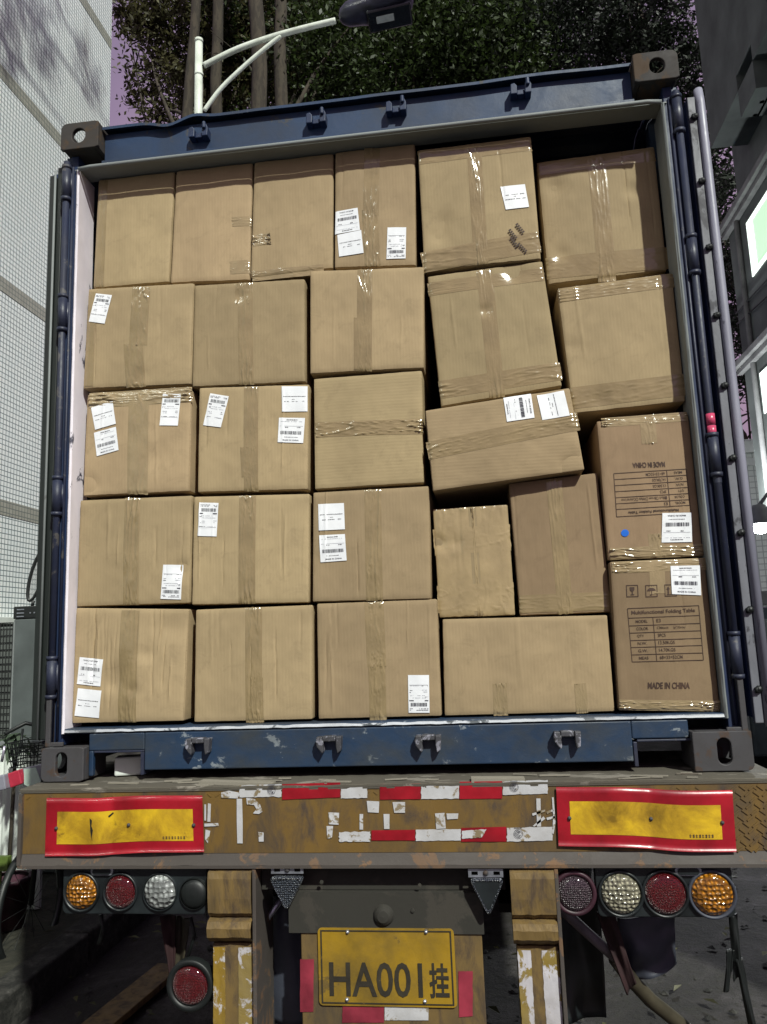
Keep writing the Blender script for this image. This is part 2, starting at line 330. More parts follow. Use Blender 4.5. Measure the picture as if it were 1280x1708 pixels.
def mesh(name, mb, mat, parent=None, smooth=False, bevel=0.0, origin=None):
    """one mesh object; its vertices are stored relative to the base point of the thing it belongs to"""
    r = parent
    while r is not None and r.parent is not None: r = r.parent
    off = Vector(r.location) if r is not None else Vector(origin or (0, 0, 0))
    me = bpy.data.meshes.new(name); me.from_pydata([(p[0] - off.x, p[1] - off.y, p[2] - off.z) for p in mb.v], [], mb.f); me.update()
    if smooth:
        for p in me.polygons: p.use_smooth = True
    me.materials.append(mat)
    o = bpy.data.objects.new(name, me); COL.objects.link(o)
    if parent is not None: o.parent = parent
    elif origin: o.location = origin
    if bevel:
        b = o.modifiers.new('bevel', 'BEVEL'); b.width = bevel; b.segments = 2; b.limit_method = 'ANGLE'
    return o
def thing(name, label, cat, loc=(0, 0, 0), group=None):
    o = bpy.data.objects.new(name, None); COL.objects.link(o); o.location = loc; o.empty_display_size = 0.1
    o['label'] = label; o['category'] = cat
    if group: o['group'] = group
    return o
def tag(o, label, cat, group=None):
    o['label'] = label; o['category'] = cat
    if group: o['group'] = group
    return o
def struct(o, kind='structure'): o['kind'] = kind; return o

def text_mesh(s, bold=0.0):
    """outline text as flat geometry: verts (x, y) with width and height"""
    c = bpy.data.curves.new('lettering', 'FONT'); c.body = s; c.size = 1.0; c.resolution_u = 3; c.offset = bold; c.fill_mode = 'FRONT'
    o = bpy.data.objects.new('lettering', c); COL.objects.link(o)
    dg = bpy.context.evaluated_depsgraph_get(); dg.update()
    me = bpy.data.meshes.new_from_object(o.evaluated_get(dg))
    vs = [(p.co.x, p.co.y) for p in me.vertices]; fs = [tuple(p.vertices) for p in me.polygons]
    bpy.data.objects.remove(o); bpy.data.curves.remove(c); bpy.data.meshes.remove(me)
    if not vs: return [], [], 1, 1, 0, 0
    x0 = min(p[0] for p in vs); x1 = max(p[0] for p in vs); y0 = min(p[1] for p in vs); y1 = max(p[1] for p in vs)
    return vs, fs, x1 - x0, y1 - y0, x0, y0
def put_text(mb, s, fn, s0, s1, t0, t1, bold=0.0):
    """text fitted into the rectangle s0..s1, t0..t1 of the surface map fn(s, t)"""
    vs, fs, w, h, x0, y0 = text_mesh(s, bold)
    if vs: mb.add([fn(s0 + (x - x0) / w * (s1 - s0), t0 + (y - y0) / h * (t1 - t0)) for x, y in vs], fs)
def put_rect(mb, fn, s0, s1, t0, t1, nu=1, nv=1): mb.grid(lambda a, b: fn(s0 + (s1 - s0) * a, t0 + (t1 - t0) * b), nu, nv)
def micro(mb, fn, s0, s1, t, h, rnd, fill=0.8):
    """a line of print too small to read"""
    s = s0
    while s < s1:
        w = rnd.uniform(0.015, 0.05)
        if rnd.random() < fill: put_rect(mb, fn, s, min(s + w, s1), t, t + h * rnd.uniform(0.7, 1))
        s += w + rnd.uniform(0.006, 0.02)
def barcode(mb, fn, s0, s1, t0, t1, rnd):
    s = s0
    while s < s1:
        w = rnd.choice((0.010, 0.012, 0.02, 0.03)); put_rect(mb, fn, s, min(s + w, s1), t0, t1); s += w + rnd.choice((0.010, 0.014, 0.022))

# ================================================================== THE CARTONS
def solve_uv(Q, x, z):
    """(u, v) on the quad Q = TL, TR, BR, BL (x, z) of the point (x, z)"""
    TL, TR, BR, BL = Q; u = v = 0.5
    for _ in range(7):
        px = (1 - v) * ((1 - u) * BL[0] + u * BR[0]) + v * ((1 - u) * TL[0] + u * TR[0]) - x
        pz = (1 - v) * ((1 - u) * BL[1] + u * BR[1]) + v * ((1 - u) * TL[1] + u * TR[1]) - z
        ax = (1 - v) * (BR[0] - BL[0]) + v * (TR[0] - TL[0]); az = (1 - v) * (BR[1] - BL[1]) + v * (TR[1] - TL[1])
        bx = (1 - u) * (TL[0] - BL[0]) + u * (TR[0] - BR[0]); bz = (1 - u) * (TL[1] - BL[1]) + u * (TR[1] - BR[1])
        D = ax * bz - bx * az
        u -= (px * bz - bx * pz) / D; v -= (ax * pz - px * az) / D
    return u, v

class Carton:
    def __init__(s, name, quad, yf, depth, label, mat='kraft', seam='v', bulge=0.006, crease=2, seed=0, dents=0, tapes=(), tape='tape', flap_mat=None, camp=1.0, group='cardboard cartons stacked in the container'):
        rnd = random.Random(seed); s.rnd = rnd; s.yf = yf; s.seed = seed; s.bulge = bulge; s.depth = depth
        P = [at(u, v, y=yf) for u, v in quad]; s.Q = [(p.x, p.z) for p in P]
        lim = 1.150
        s.Q = [(max(-lim, min(lim, x)), min(2.395, max(0.186, z))) for x, z in s.Q]
        s.W = ((s.Q[1][0] - s.Q[0][0]) + (s.Q[2][0] - s.Q[3][0])) / 2; s.H = ((s.Q[0][1] - s.Q[3][1]) + (s.Q[1][1] - s.Q[2][1])) / 2
        s.cr = [(rnd.choice((rnd.uniform(0.02, 0.3), rnd.uniform(0.7, 0.98), rnd.uniform(0.1, 0.9))), rnd.uniform(0.0012, 0.0030) * rnd.choice((-1, 1)) * camp, rnd.uniform(0.0018, 0.0045), rnd.uniform(0.0, 0.6), rnd.uniform(0.35, 0.9), rnd.uniform(-0.03, 0.03)) for _ in range(crease)]
        s.dn = [(rnd.uniform(0.05, 0.95), rnd.uniform(0.05, 0.95), rnd.uniform(0.004, 0.010), rnd.uniform(0.02, 0.06)) for _ in range(dents)]
        s.seam = seam
        bx = sum(q[0] for q in s.Q) / 4; bz = min(s.Q[2][1], s.Q[3][1])
        s.root = thing(name, label, 'carton', (bx, yf + depth / 2, bz), group)
        s.mat = mat
        s.make_body(); s.make_flaps(flap_mat or mat)
        tint = (rnd.random(), rnd.random(), 0.5, 1)
        for o in s.root.children: o.color = tint
        for t in tapes: s.tape(*t, mat=tape)
    def xz(s, u, v):
        TL, TR, BR, BL = s.Q
        x = (1 - v) * ((1 - u) * BL[0] + u * BR[0]) + v * ((1 - u) * TL[0] + u * TR[0])
        z = (1 - v) * ((1 - u) * BL[1] + u * BR[1]) + v * ((1 - u) * TL[1] + u * TR[1])
        return x, z
    def h(s, u, v):
        uu = max(0, min(1, u)); vv = max(0, min(1, v))
        h = s.bulge * (1 - (2 * uu - 1) ** 2) * (1 - (2 * vv - 1) ** 2)
        h += 0.0022 * noise.noise(Vector((u * 3 + s.seed * 3.7, v * 3, s.seed))) + 0.0008 * noise.noise(Vector((u * 14, v * 9 + s.seed, 3.3)))
        for c, a, w, lo, L, sl in s.cr:
            f = min(1, max(0, (v - lo) / 0.08)) * min(1, max(0, (lo + L - v) / 0.08))
            d = (u - c - sl * v - 0.006 * noise.noise(Vector((v * 7, c * 50, 0)))) * s.W
            h += a * f * math.exp(-(d / w) ** 2)
        for cu, cv, a, r in s.dn:
            d2 = ((u - cu) * s.W) ** 2 + ((v - cv) * s.H) ** 2; h -= a * math.exp(-d2 / r / r)
        for d in (uu * s.W, (1 - uu) * s.W): h -= 0.005 * math.exp(-d / 0.005)
        for d in (vv * s.H, (1 - vv) * s.H): h -= 0.004 * math.exp(-d / 0.005)
        return h
    def front(s, u, v, off=0.0):
        x, z = s.xz(u, v); return (x, s.yf - s.h(u, v) - off, z)
    def from_px(s, px, py, off=0.0):
        p = at(px, py, y=s.yf - s.bulge * 0.5); u, v = solve_uv(s.Q, p.x, p.z); return s.front(u, v, off)
    def make_body(s):
        mb = MB(); r = 0.006; D = s.depth; n = 14
        def mapf(a, b, c):          # a, b, c in metres inside W x H x D
            q = [min(max(a, r), s.W - r), min(max(b, r), s.H - r), min(max(c, r), D - r)]
            d = Vector((a - q[0], b - q[1], c - q[2]))
            if d.length > 1e-9: d = d.normalized() * r
            a, b, c = q[0] + d.x, q[1] + d.y, q[2] + d.z
            u, v = a / s.W, b / s.H; x, z = s.xz(u, v)
            k = math.sin(PI * min(1, max(0, c / D)))
            nx = noise.noise(Vector((c * 5, v * 4, s.seed + 5))) * 0.004
            x += (nx + 0.0) * k * (1 if u > .5 else -1) * abs(2 * u - 1)
            return (x, s.yf + 0.0055 + c, z)
        def line(L, m):
            return [0, r * 0.4, r] + [r + (L - 2 * r) * i / m for i in range(1, m)] + [L - r, L - r * 0.4, L]
        A, B, Cc = line(s.W, 10), line(s.H, 10), line(D, 8)
        def face(fn, P, Q, flip):
            b = len(mb.v); nu = len(P)
            for q in Q:
                for p in P: mb.v.append(fn(p, q))
            for j in range(len(Q) - 1):
                for i in range(nu - 1):
                    a = b + j * nu + i; f = (a, a + 1, a + nu + 1, a + nu); mb.f.append(f[::-1] if flip else f)
        face(lambda p, q: mapf(p, q, 0), A, B, False); face(lambda p, q: mapf(p, q, D), A, B, True)
        face(lambda p, q: mapf(0, q, p), Cc, B, True); face(lambda p, q: mapf(s.W, q, p), Cc, B, False)
        face(lambda p, q: mapf(p, 0, q), A, Cc, True); face(lambda p, q: mapf(p, s.H, q), A, Cc, False)
        s.body = mesh('carton_body', mb, M[s.mat], s.root, True)
    def panel(s, u0, u1, v0, v1, mat, nu, nv, name='flap'):
        mb = MB(); th = 0.0045; rnd = s.rnd; sd = rnd.random() * 50
        def e(u, v):
            uu = u0 + (u1 - u0) * u; vv = v0 + (v1 - v0) * v
            if v in (0.0, 1.0): vv += 0.0022 * noise.noise(Vector((u * 9, v * 5, sd)))
            if u in (0.0, 1.0): uu += 0.0020 * noise.noise(Vector((v * 9, u * 5, sd + 4)))
            return uu, vv
        mb.grid(lambda u, v: s.front(*e(u, v)), nu, nv)
        f = mb.f[:]; w = nu + 1; n0 = len(mb.v)
        rim = [i for i in range(w)] + [j * w + nu for j in range(1, nv + 1)] + [nv * w + i for i in range(nu - 1, -1, -1)] + [j * w for j in range(nv - 1, 0, -1)]
        for i in rim:
            x, y, z = mb.v[i]; mb.v.append((x, max(y + 0.001, s.yf + 0.006), z))
        for a in range(len(rim)):
            b = (a + 1) % len(rim); mb.f.append((rim[b], rim[a], n0 + a, n0 + b))
        return mesh(name, mb, M[mat], s.root, False)
    def make_flaps(s, mat):
        g = 0.0016 / s.W; k = 0.0016 / s.H
        if s.seam == 'v':
            ps = [s.panel(0.006, 0.5 - g, 0.006, 0.994, mat, 62, 48), s.panel(0.5 + g, 0.994, 0.006, 0.994, mat, 62, 48)]
        elif s.seam == 'h':
            ps = [s.panel(0.006, 0.994, 0.006, 0.5 - k, mat, 60, 28), s.panel(0.006, 0.994, 0.5 + k, 0.994, mat, 60, 28)]
        else: ps = [s.panel(0.004, 0.996, 0.004, 0.996, mat, 90, 48, 'side_panel')]
        for p in ps:
            me = p.data
            for q in me.polygons: q.use_smooth = True
            m = p.modifiers.new('split', 'EDGE_SPLIT'); m.split_angle = rad(50)
    def tape(s, x0, y0, x1, y1, w, amp=0.0012, mat='tape'):
        """strip of tape from photo pixel (x0, y0) to (x1, y1), w pixels wide"""
        mb = MB(); dx, dy = x1 - x0, y1 - y0; L = math.hypot(dx, dy); nx, ny = -dy / L * w / 2, dx / L * w / 2
        sd = s.rnd.random() * 90; nl = max(16, int(L / 1.7)); nw = 22; tz = s.rnd.uniform(0.6, 1.4)
        def f(a, b):
            q = 2 * a - 1; px = x0 + dx * b + nx * q; py = y0 + dy * b + ny * q
            if b in (0.0, 1.0): px += dx / L * 1.2 * noise.noise(Vector((a * 6, b, sd))); py += dy / L * 1.2 * noise.noise(Vector((a * 6, b, sd)))
            endk = 0.25 + 0.9 * max(math.exp(-b * 7), math.exp(-(1 - b) * 7)) + 0.8 * max(0, noise.noise(Vector((b * 3, sd, 1.0))))
            r1 = max(0, 0.75 - abs(noise.noise(Vector((q * 2.0 * tz + 0.5 * noise.noise(Vector((b * 5, sd, 2))), b * 1.8, sd)))) * 8)
            r2 = max(0, noise.noise(Vector((q * 5, b * L / 12, sd + 7))))
            edge = 1 - abs(q) ** 6
            return Vector(s.from_px(px, py, 0.0007 + amp * edge * endk * (2.5 * r1 + 1.4 * r2)))
        mb.grid(f, nw, nl)
        return mesh('packing_tape', mb, M[mat], s.root, True)
    def label(s, kind, quad, flip=False, lab=None, curl=0.0):
        """quad: TL, TR, BR, BL photo pixels of the sheet as it is stuck; flip: print upside down"""
        rnd = random.Random(s.seed * 31 + int(quad[0][0])); off = 0.0028
        Q = quad
        def px(a, b):
            return ((1 - b) * ((1 - a) * Q[3][0] + a * Q[2][0]) + b * ((1 - a) * Q[0][0] + a * Q[1][0]),
                    (1 - b) * ((1 - a) * Q[3][1] + a * Q[2][1]) + b * ((1 - a) * Q[0][1] + a * Q[1][1]))
        mb = MB(); mb.grid(lambda a, b: s.from_px(*px(a, b), off), 22, 14)
        o = mesh('shipping_label', mb, M['paper'], s.root, True)
        if lab: o['label'] = lab
        R = (lambda a, b: (1 - a, 1 - b)) if flip else (lambda a, b: (a, b))
        fn = lambda a, b: s.from_px(*px(*R(a, b)), off + 0.0010)
        ink = MB(); soft = MB()
        if kind == 'tall':
            micro(ink, fn, 0.06, 0.62, 0.925, 0.018, rnd); micro(ink, fn, 0.06, 0.5, 0.885, 0.022, rnd); micro(ink, fn, 0.76, 0.94, 0.915, 0.022, rnd); micro(ink, fn, 0.8, 0.94, 0.88, 0.02, rnd)
            barcode(ink, fn, 0.12, 0.90, 0.735, 0.83, rnd)
            put_rect(ink, fn, 0.05, 0.22, 0.665, 0.69); put_rect(ink, fn, 0.74, 0.96, 0.665, 0.69)
            micro(soft, fn, 0.1, 0.8, 0.60, 0.012, rnd); micro(ink, fn, 0.06, 0.2, 0.57, 0.02, rnd); micro(soft, fn, 0.2, 0.9, 0.54, 0.012, rnd)
            micro(ink, fn, 0.80, 0.94, 0.45, 0.02, rnd); micro(ink, fn, 0.80, 0.92, 0.40, 0.018, rnd); micro(soft, fn, 0.1, 0.34, 0.44, 0.016, rnd); micro(soft, fn, 0.1, 0.34, 0.39, 0.016, rnd)
            put_rect(ink, fn, 0.06, 0.94, 0.262, 0.268); micro(ink, fn, 0.06, 0.36, 0.28, 0.014, rnd); micro(soft, fn, 0.5, 0.9, 0.28, 0.01, rnd)
        elif kind == 'sq':
            put_text(ink, 'MADE IN CHINA', fn, 0.20, 0.82, 0.07, 0.125, 0.01)
            micro(ink, fn, 0.24, 0.78, 0.21, 0.02, rnd, 0.95); barcode(ink, fn, 0.09, 0.90, 0.33, 0.46, rnd)
            micro(ink, fn, 0.26, 0.38, 0.60, 0.04, rnd); micro(ink, fn, 0.72, 0.86, 0.60, 0.03, rnd); put_rect(soft, fn, 0.05, 0.95, 0.66, 0.668)
            micro(ink, fn, 0.30, 0.72, 0.90, 0.035, rnd, 1.0); micro(soft, fn, 0.08, 0.9, 0.84, 0.014, rnd)
        elif kind == 'txt':
            micro(ink, fn, 0.07, 0.93, 0.58, 0.028, rnd, 0.97); micro(ink, fn, 0.40, 0.56, 0.47, 0.022, rnd); micro(ink, fn, 0.10, 0.28, 0.38, 0.03, rnd); micro(ink, fn, 0.36, 0.62, 0.385, 0.022, rnd); micro(ink, fn, 0.74, 0.88, 0.39, 0.026, rnd)
        if ink.v: mesh('print', ink, M['ink'], o)
        if soft.v: mesh('fine_print', soft, M['ink_soft'], o)
        return o

G = 'cardboard cartons stacked in the container'
C = {}
def carton(key, quad, yf, label, **kw):
    kw.setdefault('depth', 0.46)
    C[key] = Carton('cardboard_carton', quad, yf, kw.pop('depth'), label, seed=len(C) + 1, **kw); return C[key]

# ---- top row, left to right
c = carton('A1', [(164, 300), (291, 285), (281, 469), (155, 480)], 0.105, 'plain tall carton at the left end of the top row, its left edge taped', seam=None, bulge=0.003, crease=0,
           tapes=[(172, 300, 165, 478, 16)])
c = carton('A2', [(294, 284), (421, 268), (416, 466), (284, 471)], 0.105, 'tall carton second from left in top row, tape patches by its right edge', seam=None, bulge=0.003, crease=0,
           tapes=[(388, 370, 419, 368, 16), (384, 446, 417, 444, 22)], tape='tape_clear')
c = carton('A3', [(424, 267), (556, 253), (555, 446), (418, 463)], 0.105, 'tall carton third from left in top row, shiny patch at its left edge', seam=None, bulge=0.003, crease=0,
           tapes=[(422, 401, 452, 398, 19, 0.006), (420, 460, 540, 448, 16)], tape='tape_clear')
c = carton('A4', [(559, 252), (692, 237), (694, 442), (558, 446)], 0.10, 'tall carton in the top row with two overlapping white labels and one separate label', bulge=0.003, crease=1,
           tapes=[(621, 246, 619, 360, 26), (617, 350, 622, 443, 26, 0.003)])
c.label('sq', [(560, 353), (597, 347), (601, 384), (559, 391)], True)
c.label('txt', [(563, 392), (603, 384), (607, 422), (566, 428)])
c.label('tall', [(647, 380), (678, 379), (677, 431), (645, 432)], True)
c = carton('A5', [(697, 250), (886, 227), (903, 431), (708, 451)], 0.09, 'wide carton in the top row with crossed tape and one label turned sideways', bulge=0.006, crease=1, dents=2,
           tapes=[(698, 262, 887, 238, 24, 0.0006), (704, 437, 901, 402, 34, 0.002), (791, 246, 803, 440, 24, 0.0022)])
c.label('txt', [(883, 345), (844, 350), (835, 312), (876, 307)])
s5 = c
mbx = MB()
for (x, y, a) in [(868, 382, -50), (858, 405, -55), (872, 414, -45), (856, 392, -52)]:
    ca, sa = math.cos(rad(a)), math.sin(rad(a))
    for j in range(5):
        f = lambda p, q, j=j: s5.from_px(x + ca * (j * 4 - 10 + p * 3) + sa * (q * 5 - 2.5), y - sa * (j * 4 - 10 + p * 3) + ca * (q * 5 - 2.5), 0.0065)
        mbx.grid(f, 1, 1)
mesh('tape_print', mbx, M['ink_brown'], c.root)
c = carton('A6', [(896, 270), (1092, 243), (1120, 449), (915, 474)], 0.17, 'large scuffed carton at the right end of the top row under the dark gap', bulge=0.008, crease=2, dents=3, mat='kraft',
           tapes=[(897, 281, 1094, 256, 22, 0.0006), (912, 447, 1119, 428, 36, 0.0012), (995, 262, 1014, 468, 30, 0.002)])
# ---- second row
c = carton('B1', [(147, 481), (323, 471), (318, 640), (138, 648)], 0.085, 'carton at left end of second row, slanted label in its top left corner', dents=1,
           tapes=[(236, 478, 231, 576, 30, 0.0025), (223, 574, 226, 645, 32, 0.002), (155, 486, 148, 644, 14, 0.0004)])
c.label('tall', [(160, 489), (187, 492), (175, 540), (148, 536)])
c = carton('B2', [(324, 475), (508, 464), (509, 636), (320, 645)], 0.09, 'plain carton second from the left in the second row, tape down its middle', dents=1,
           tapes=[(409, 471, 411, 641, 25, 0.0018), (405, 474, 405, 506, 26, 0.002)])
c = carton('B3', [(517, 451), (707, 444), (707, 613), (517, 623)], 0.082, 'plain carton in the middle of the second row, its tape wrinkled at both ends', dents=0,
           tapes=[(609, 448, 608, 618, 25, 0.0028), (604, 530, 604, 616, 27, 0.0008)])
c = carton('B4', [(713, 460), (905, 434), (938, 643), (736, 678)], 0.10, 'tilted carton in the second row, bands of tape crossing its face in an H', dents=2, bulge=0.007,
           tapes=[(714, 482, 908, 456, 22, 0.0008), (733, 650, 937, 618, 30, 0.002), (808, 450, 830, 662, 26, 0.0012)])
c = carton('B5', [(930, 482), (1122, 456), (1153, 668), (957, 689)], 0.105, 'large carton at the right end of the second row, tape across its top and bottom', seam=None, dents=2, bulge=0.006,
           tapes=[(933, 492, 1125, 466, 24, 0.002), (954, 664, 1151, 640, 36, 0.0014)], tape='tape')
# ---- third row
c = carton('C1', [(145, 659), (319, 649), (315, 819), (137, 827)], 0.085, 'carton at left end of third row with three labels and shiny tape', dents=2,
           tapes=[(232, 655, 229, 824, 34, 0.0016), (148, 668, 320, 657, 26, 0.0042)], tape='tape_clear')
c.label('txt', [(152, 680), (188, 669), (194, 707), (159, 717)]); c.label('sq', [(157, 722), (194, 712), (199, 751), (162, 761)]); c.label('tall', [(272, 657), (302, 657), (297, 710), (267, 710)])
c = carton('C2', [(332, 646), (515, 640), (513, 816), (329, 821)], 0.09, 'carton in third row with slanted label at left and two labels at right', crease=3,
           tapes=[(419, 644, 419, 819, 24, 0.0018), (414, 746, 416, 795, 26, 0.0012)])
c.label('tall', [(351, 656), (382, 661), (369, 713), (339, 709)]); c.label('txt', [(470, 644), (513, 644), (513, 686), (471, 687)]); c.label('sq', [(466, 697), (509, 697), (506, 739), (464, 738)])
c = carton('C3', [(523, 631), (704, 617), (707, 805), (525, 816)], 0.09, 'plain carton in the middle of the third row, one strip of tape across its face', seam='h', mat='kraft_h', crease=0,
           tapes=[(527, 717, 706, 711, 25, 0.0032)])
c = carton('C4', [(709, 684), (951, 646), (976, 783), (722, 819)], 0.06, 'tilted flat carton with two sideways labels and a band of tape lengthwise', seam='h', mat='kraft_h', crease=0, dents=3, bulge=0.008, depth=0.5,
           tapes=[(713, 752, 966, 702, 30, 0.002)])
c.label('sq', [(886, 656), (892, 697), (846, 704), (840, 663)], True); c.label('txt', [(896, 659), (941, 651), (951, 693), (905, 701)][1:] + [(896, 659)])
c = carton('C5', [(996, 702), (1153, 690), (1178, 926), (1016, 934)], 0.085, 'brown carton with upside down printed table and a blue dot', seam=None, mat='kraft_dark', crease=1, bulge=0.004,
           tapes=[(1004, 705, 1148, 694, 16, 0.003), (1018, 924, 1176, 917, 20, 0.004), (1080, 697, 1084, 740, 26, 0.002), (1094, 890, 1098, 928, 26, 0.003)], tape='tape_clear')
c5 = c; c.label('sq', [(1105, 856), (1154, 855), (1155, 904), (1104, 905)], True)
# ---- fourth row
c = carton('D1', [(133, 834), (320, 826), (316, 1006), (127, 1012)], 0.09, 'creased carton at the left end of the fourth row, one label low on the right', crease=9, camp=1.2, dents=1,
           tapes=[(221, 830, 218, 1009, 26, 0.0026)])
c.label('tall', [(273, 942), (305, 942), (302, 1000), (268, 999)], True)
c = carton('D2', [(323, 828), (516, 823), (515, 1005), (319, 1009)], 0.09, 'carton second from left in fourth row, one label top left', crease=6,
           tapes=[(413, 826, 412, 1007, 28, 0.0026)])
c.label('tall', [(333, 838), (365, 839), (362, 895), (330, 894)])
c = carton('D3', [(522, 821), (716, 810), (719, 999), (521, 1004)], 0.085, 'carton with two square white labels stacked at its top left, fourth row', crease=6,
           tapes=[(622, 816, 625, 1002, 28, 0.002)])
c.label('txt', [(531, 841), (574, 839), (576, 883), (532, 885)]); c.label('sq', [(533, 893), (576, 891), (579, 935), (535, 938)])
c = carton('D4', [(722, 849), (847, 841), (860, 1026), (733, 1030)], 0.125, 'small carton wrapped all over in glossy stretch film', seam=None, crease=3, mat='kraft', bulge=0.005, dents=2, depth=0.4,
           tapes=[(752, 848, 763, 1028, 58, 0.0014), (820, 844, 832, 1026, 52, 0.0016), (788, 846, 800, 1028, 5, 0.003), (724, 905, 852, 896, 44, 0.001), (730, 1000, 858, 994, 46, 0.0014)], tape='film')
c = carton('D5', [(849, 806), (997, 788), (1021, 1021), (868, 1027)], 0.115, 'tall brown carton with a vertical seam standing beside the film wrapped one', mat='kraft_dark', crease=2, bulge=0.004, seam='v', depth=0.44,
           tapes=[(924, 798, 944, 1024, 26, 0.0022), (867, 1008, 1019, 1002, 30, 0.001)])
c = carton('D6', [(1018, 937), (1181, 930), (1205, 1188), (1034, 1185)], 0.07, 'brown carton at bottom right with printed handling symbols and upright table', seam=None, mat='kraft_dark', crease=1, bulge=0.004,
           tapes=[(1022, 947, 1180, 940, 20, 0.0026), (1034, 1176, 1203, 1178, 18, 0.0035), (1096, 940, 1098, 990, 26, 0.0006)], tape='tape_clear')
c6 = c; c.label('sq', [(1119, 944), (1168, 943), (1170, 993), (1121, 991)])
# ---- bottom row
c = carton('E1', [(126, 1014), (314, 1016), (306, 1203), (119, 1207)], 0.08, 'crushed carton at the left end of the bottom row with two wrinkled labels', crease=15, dents=5, bulge=0.010, camp=1.6,
           tapes=[(217, 1018, 211, 1205, 30, 0.002)])
c.label('sq', [(133, 1096), (173, 1100), (168, 1145), (128, 1141)], True); c.label('txt', [(130, 1148), (170, 1152), (165, 1198), (124, 1194)])
c = carton('E2', [(326, 1017), (521, 1009), (521, 1205), (323, 1209)], 0.085, 'plain carton second from the left in the bottom row', crease=6,
           tapes=[(423, 1013, 424, 1206, 28, 0.002), (425, 1130, 426, 1205, 28, 0.0022)])
c = carton('E3', [(528, 1007), (729, 999), (737, 1199), (531, 1204)], 0.085, 'carton in the bottom row with one barcode label low on its right', crease=6,
           tapes=[(624, 1004, 629, 1112, 32, 0.0026), (629, 1106, 631, 1202, 28, 0.0024)])
c.label('tall', [(681, 1126), (716, 1126), (717, 1189), (682, 1189)], True)
c = carton('E4', [(738, 1033), (1014, 1026), (1027, 1189), (742, 1197)], 0.095, 'long low carton in the bottom row with two short tape tabs at its foot', crease=5, bulge=0.005, seam=None,
           tapes=[(834, 1140, 836, 1194, 24, 0.002), (968, 1140, 972, 1190, 20, 0.0012)], tape='tape_clear')

# ---- printing on the two brown cartons
def table_print(c, px0, px1, rows, title, flip, head_first):
    pass
def pxquad(TL, TR, BR, BL):
    return lambda a, b: ((1 - b) * ((1 - a) * BL[0] + a * BR[0]) + b * ((1 - a) * TL[0] + a * TR[0]),
                         (1 - b) * ((1 - a) * BL[1] + a * BR[1]) + b * ((1 - a) * TL[1] + a * TR[1]))
OFF = 0.0016
# lower carton, upright
q = pxquad((1047, 1015), (1166, 1010), (1174, 1101), (1055, 1104)); fn = lambda a, b: c6.from_px(*q(a, b), OFF)
mb = MB(); lw = 0.010
for t in [0, 0.1325, 0.27, 0.40, 0.54, 0.675, 0.82, 1.0]: put_rect(mb, fn, 0, 1, t - 0.006, t + 0.006, 8, 1)
for s_, t1 in ((0, 1), (1, 1), (0.345, 0.82)): put_rect(mb, fn, s_ - 0.004, s_ + 0.004, 0, t1, 1, 8)
put_text(mb, 'Multifunctional Folding Table', fn, 0.05, 0.94, 0.865, 0.955, 0.015)
for i, (a_, b_, w) in enumerate([('MODEL', 'E3', 0.06), ('COLOR', '\u25a1Black    \u2611Gray', 0.40), ('QTY', '3PCS', 0.11), ('N.W.', '13.50KGS', 0.23), ('G.W.', '14.70KGS', 0.23), ('MEAS', '68\u00d733\u00d752CM', 0.32)]):
    t = 0.82 - 0.1367 * (i + 1) + 0.04
    put_text(mb, a_, fn, 0.10, 0.10 + 0.033 * len(a_), t, t + 0.055, 0.008); put_text(mb, b_, fn, 0.39, 0.39 + w, t, t + 0.062, 0.006)
mesh('printed_table', mb, M['ink_brown'], c6.body)
mb = MB(); q = pxquad((1081, 1138), (1151, 1138), (1151, 1149), (1081, 1149)); fn = lambda a, b: c6.from_px(*q(a, b), OFF)
put_text(mb, 'MADE IN CHINA', fn, 0, 1, 0, 1, 0.03); mesh('printed_origin', mb, M['ink_brown'], c6.body)
def icon(c, x, y, kind):
    mb = MB(); q = pxquad((x - 10.5, y - 10), (x + 9.5, y - 10.5), (x + 10.5, y + 9.5), (x - 9.5, y + 10)); fn = lambda a, b: c.from_px(*q(a, b), OFF)
    w = 0.06
    put_rect(mb, fn, 0, 1, 0, w); put_rect(mb, fn, 0, 1, 1 - w, 1); put_rect(mb, fn, 0, w, 0, 1); put_rect(mb, fn, 1 - w, 1, 0, 1)
    def poly(p): mb.add([fn(a, b) for a, b in p], [tuple(range(len(p)))])
    if kind == 'glass':
        poly([(0.30, 0.82), (0.70, 0.82), (0.68, 0.58), (0.60, 0.47), (0.40, 0.47), (0.32, 0.58)]); poly([(0.46, 0.47), (0.54, 0.47), (0.54, 0.22), (0.46, 0.22)]); poly([(0.34, 0.22), (0.66, 0.22), (0.66, 0.16), (0.34, 0.16)])
    elif kind == 'umbrella':
        poly([(0.5 + 0.36 * math.cos(PI * i / 10), 0.5 + 0.26 * math.sin(PI * i / 10)) for i in range(11)]); poly([(0.48, 0.5), (0.54, 0.5), (0.54, 0.2), (0.48, 0.2)]); poly([(0.36, 0.2), (0.54, 0.2), (0.54, 0.14), (0.36, 0.14)])
        for a in (0.3, 0.5, 0.7): poly([(a, 0.86), (a + 0.03, 0.86), (a + 0.03, 0.93), (a, 0.93)])
    else:
        for a in (0.3, 0.7): poly([(a - 0.05, 0.22), (a + 0.05, 0.22), (a + 0.05, 0.6), (a + 0.14, 0.6), (a, 0.84), (a - 0.14, 0.6), (a - 0.05, 0.6)])
        poly([(0.16, 0.18), (0.84, 0.18), (0.84, 0.13), (0.16, 0.13)])
    mesh('handling_symbol', mb, M['ink_brown'], c.body)
icon(c6, 1055, 986, 'glass'); icon(c6, 1087, 986, 'umbrella'); icon(c6, 1119, 985, 'arrows')
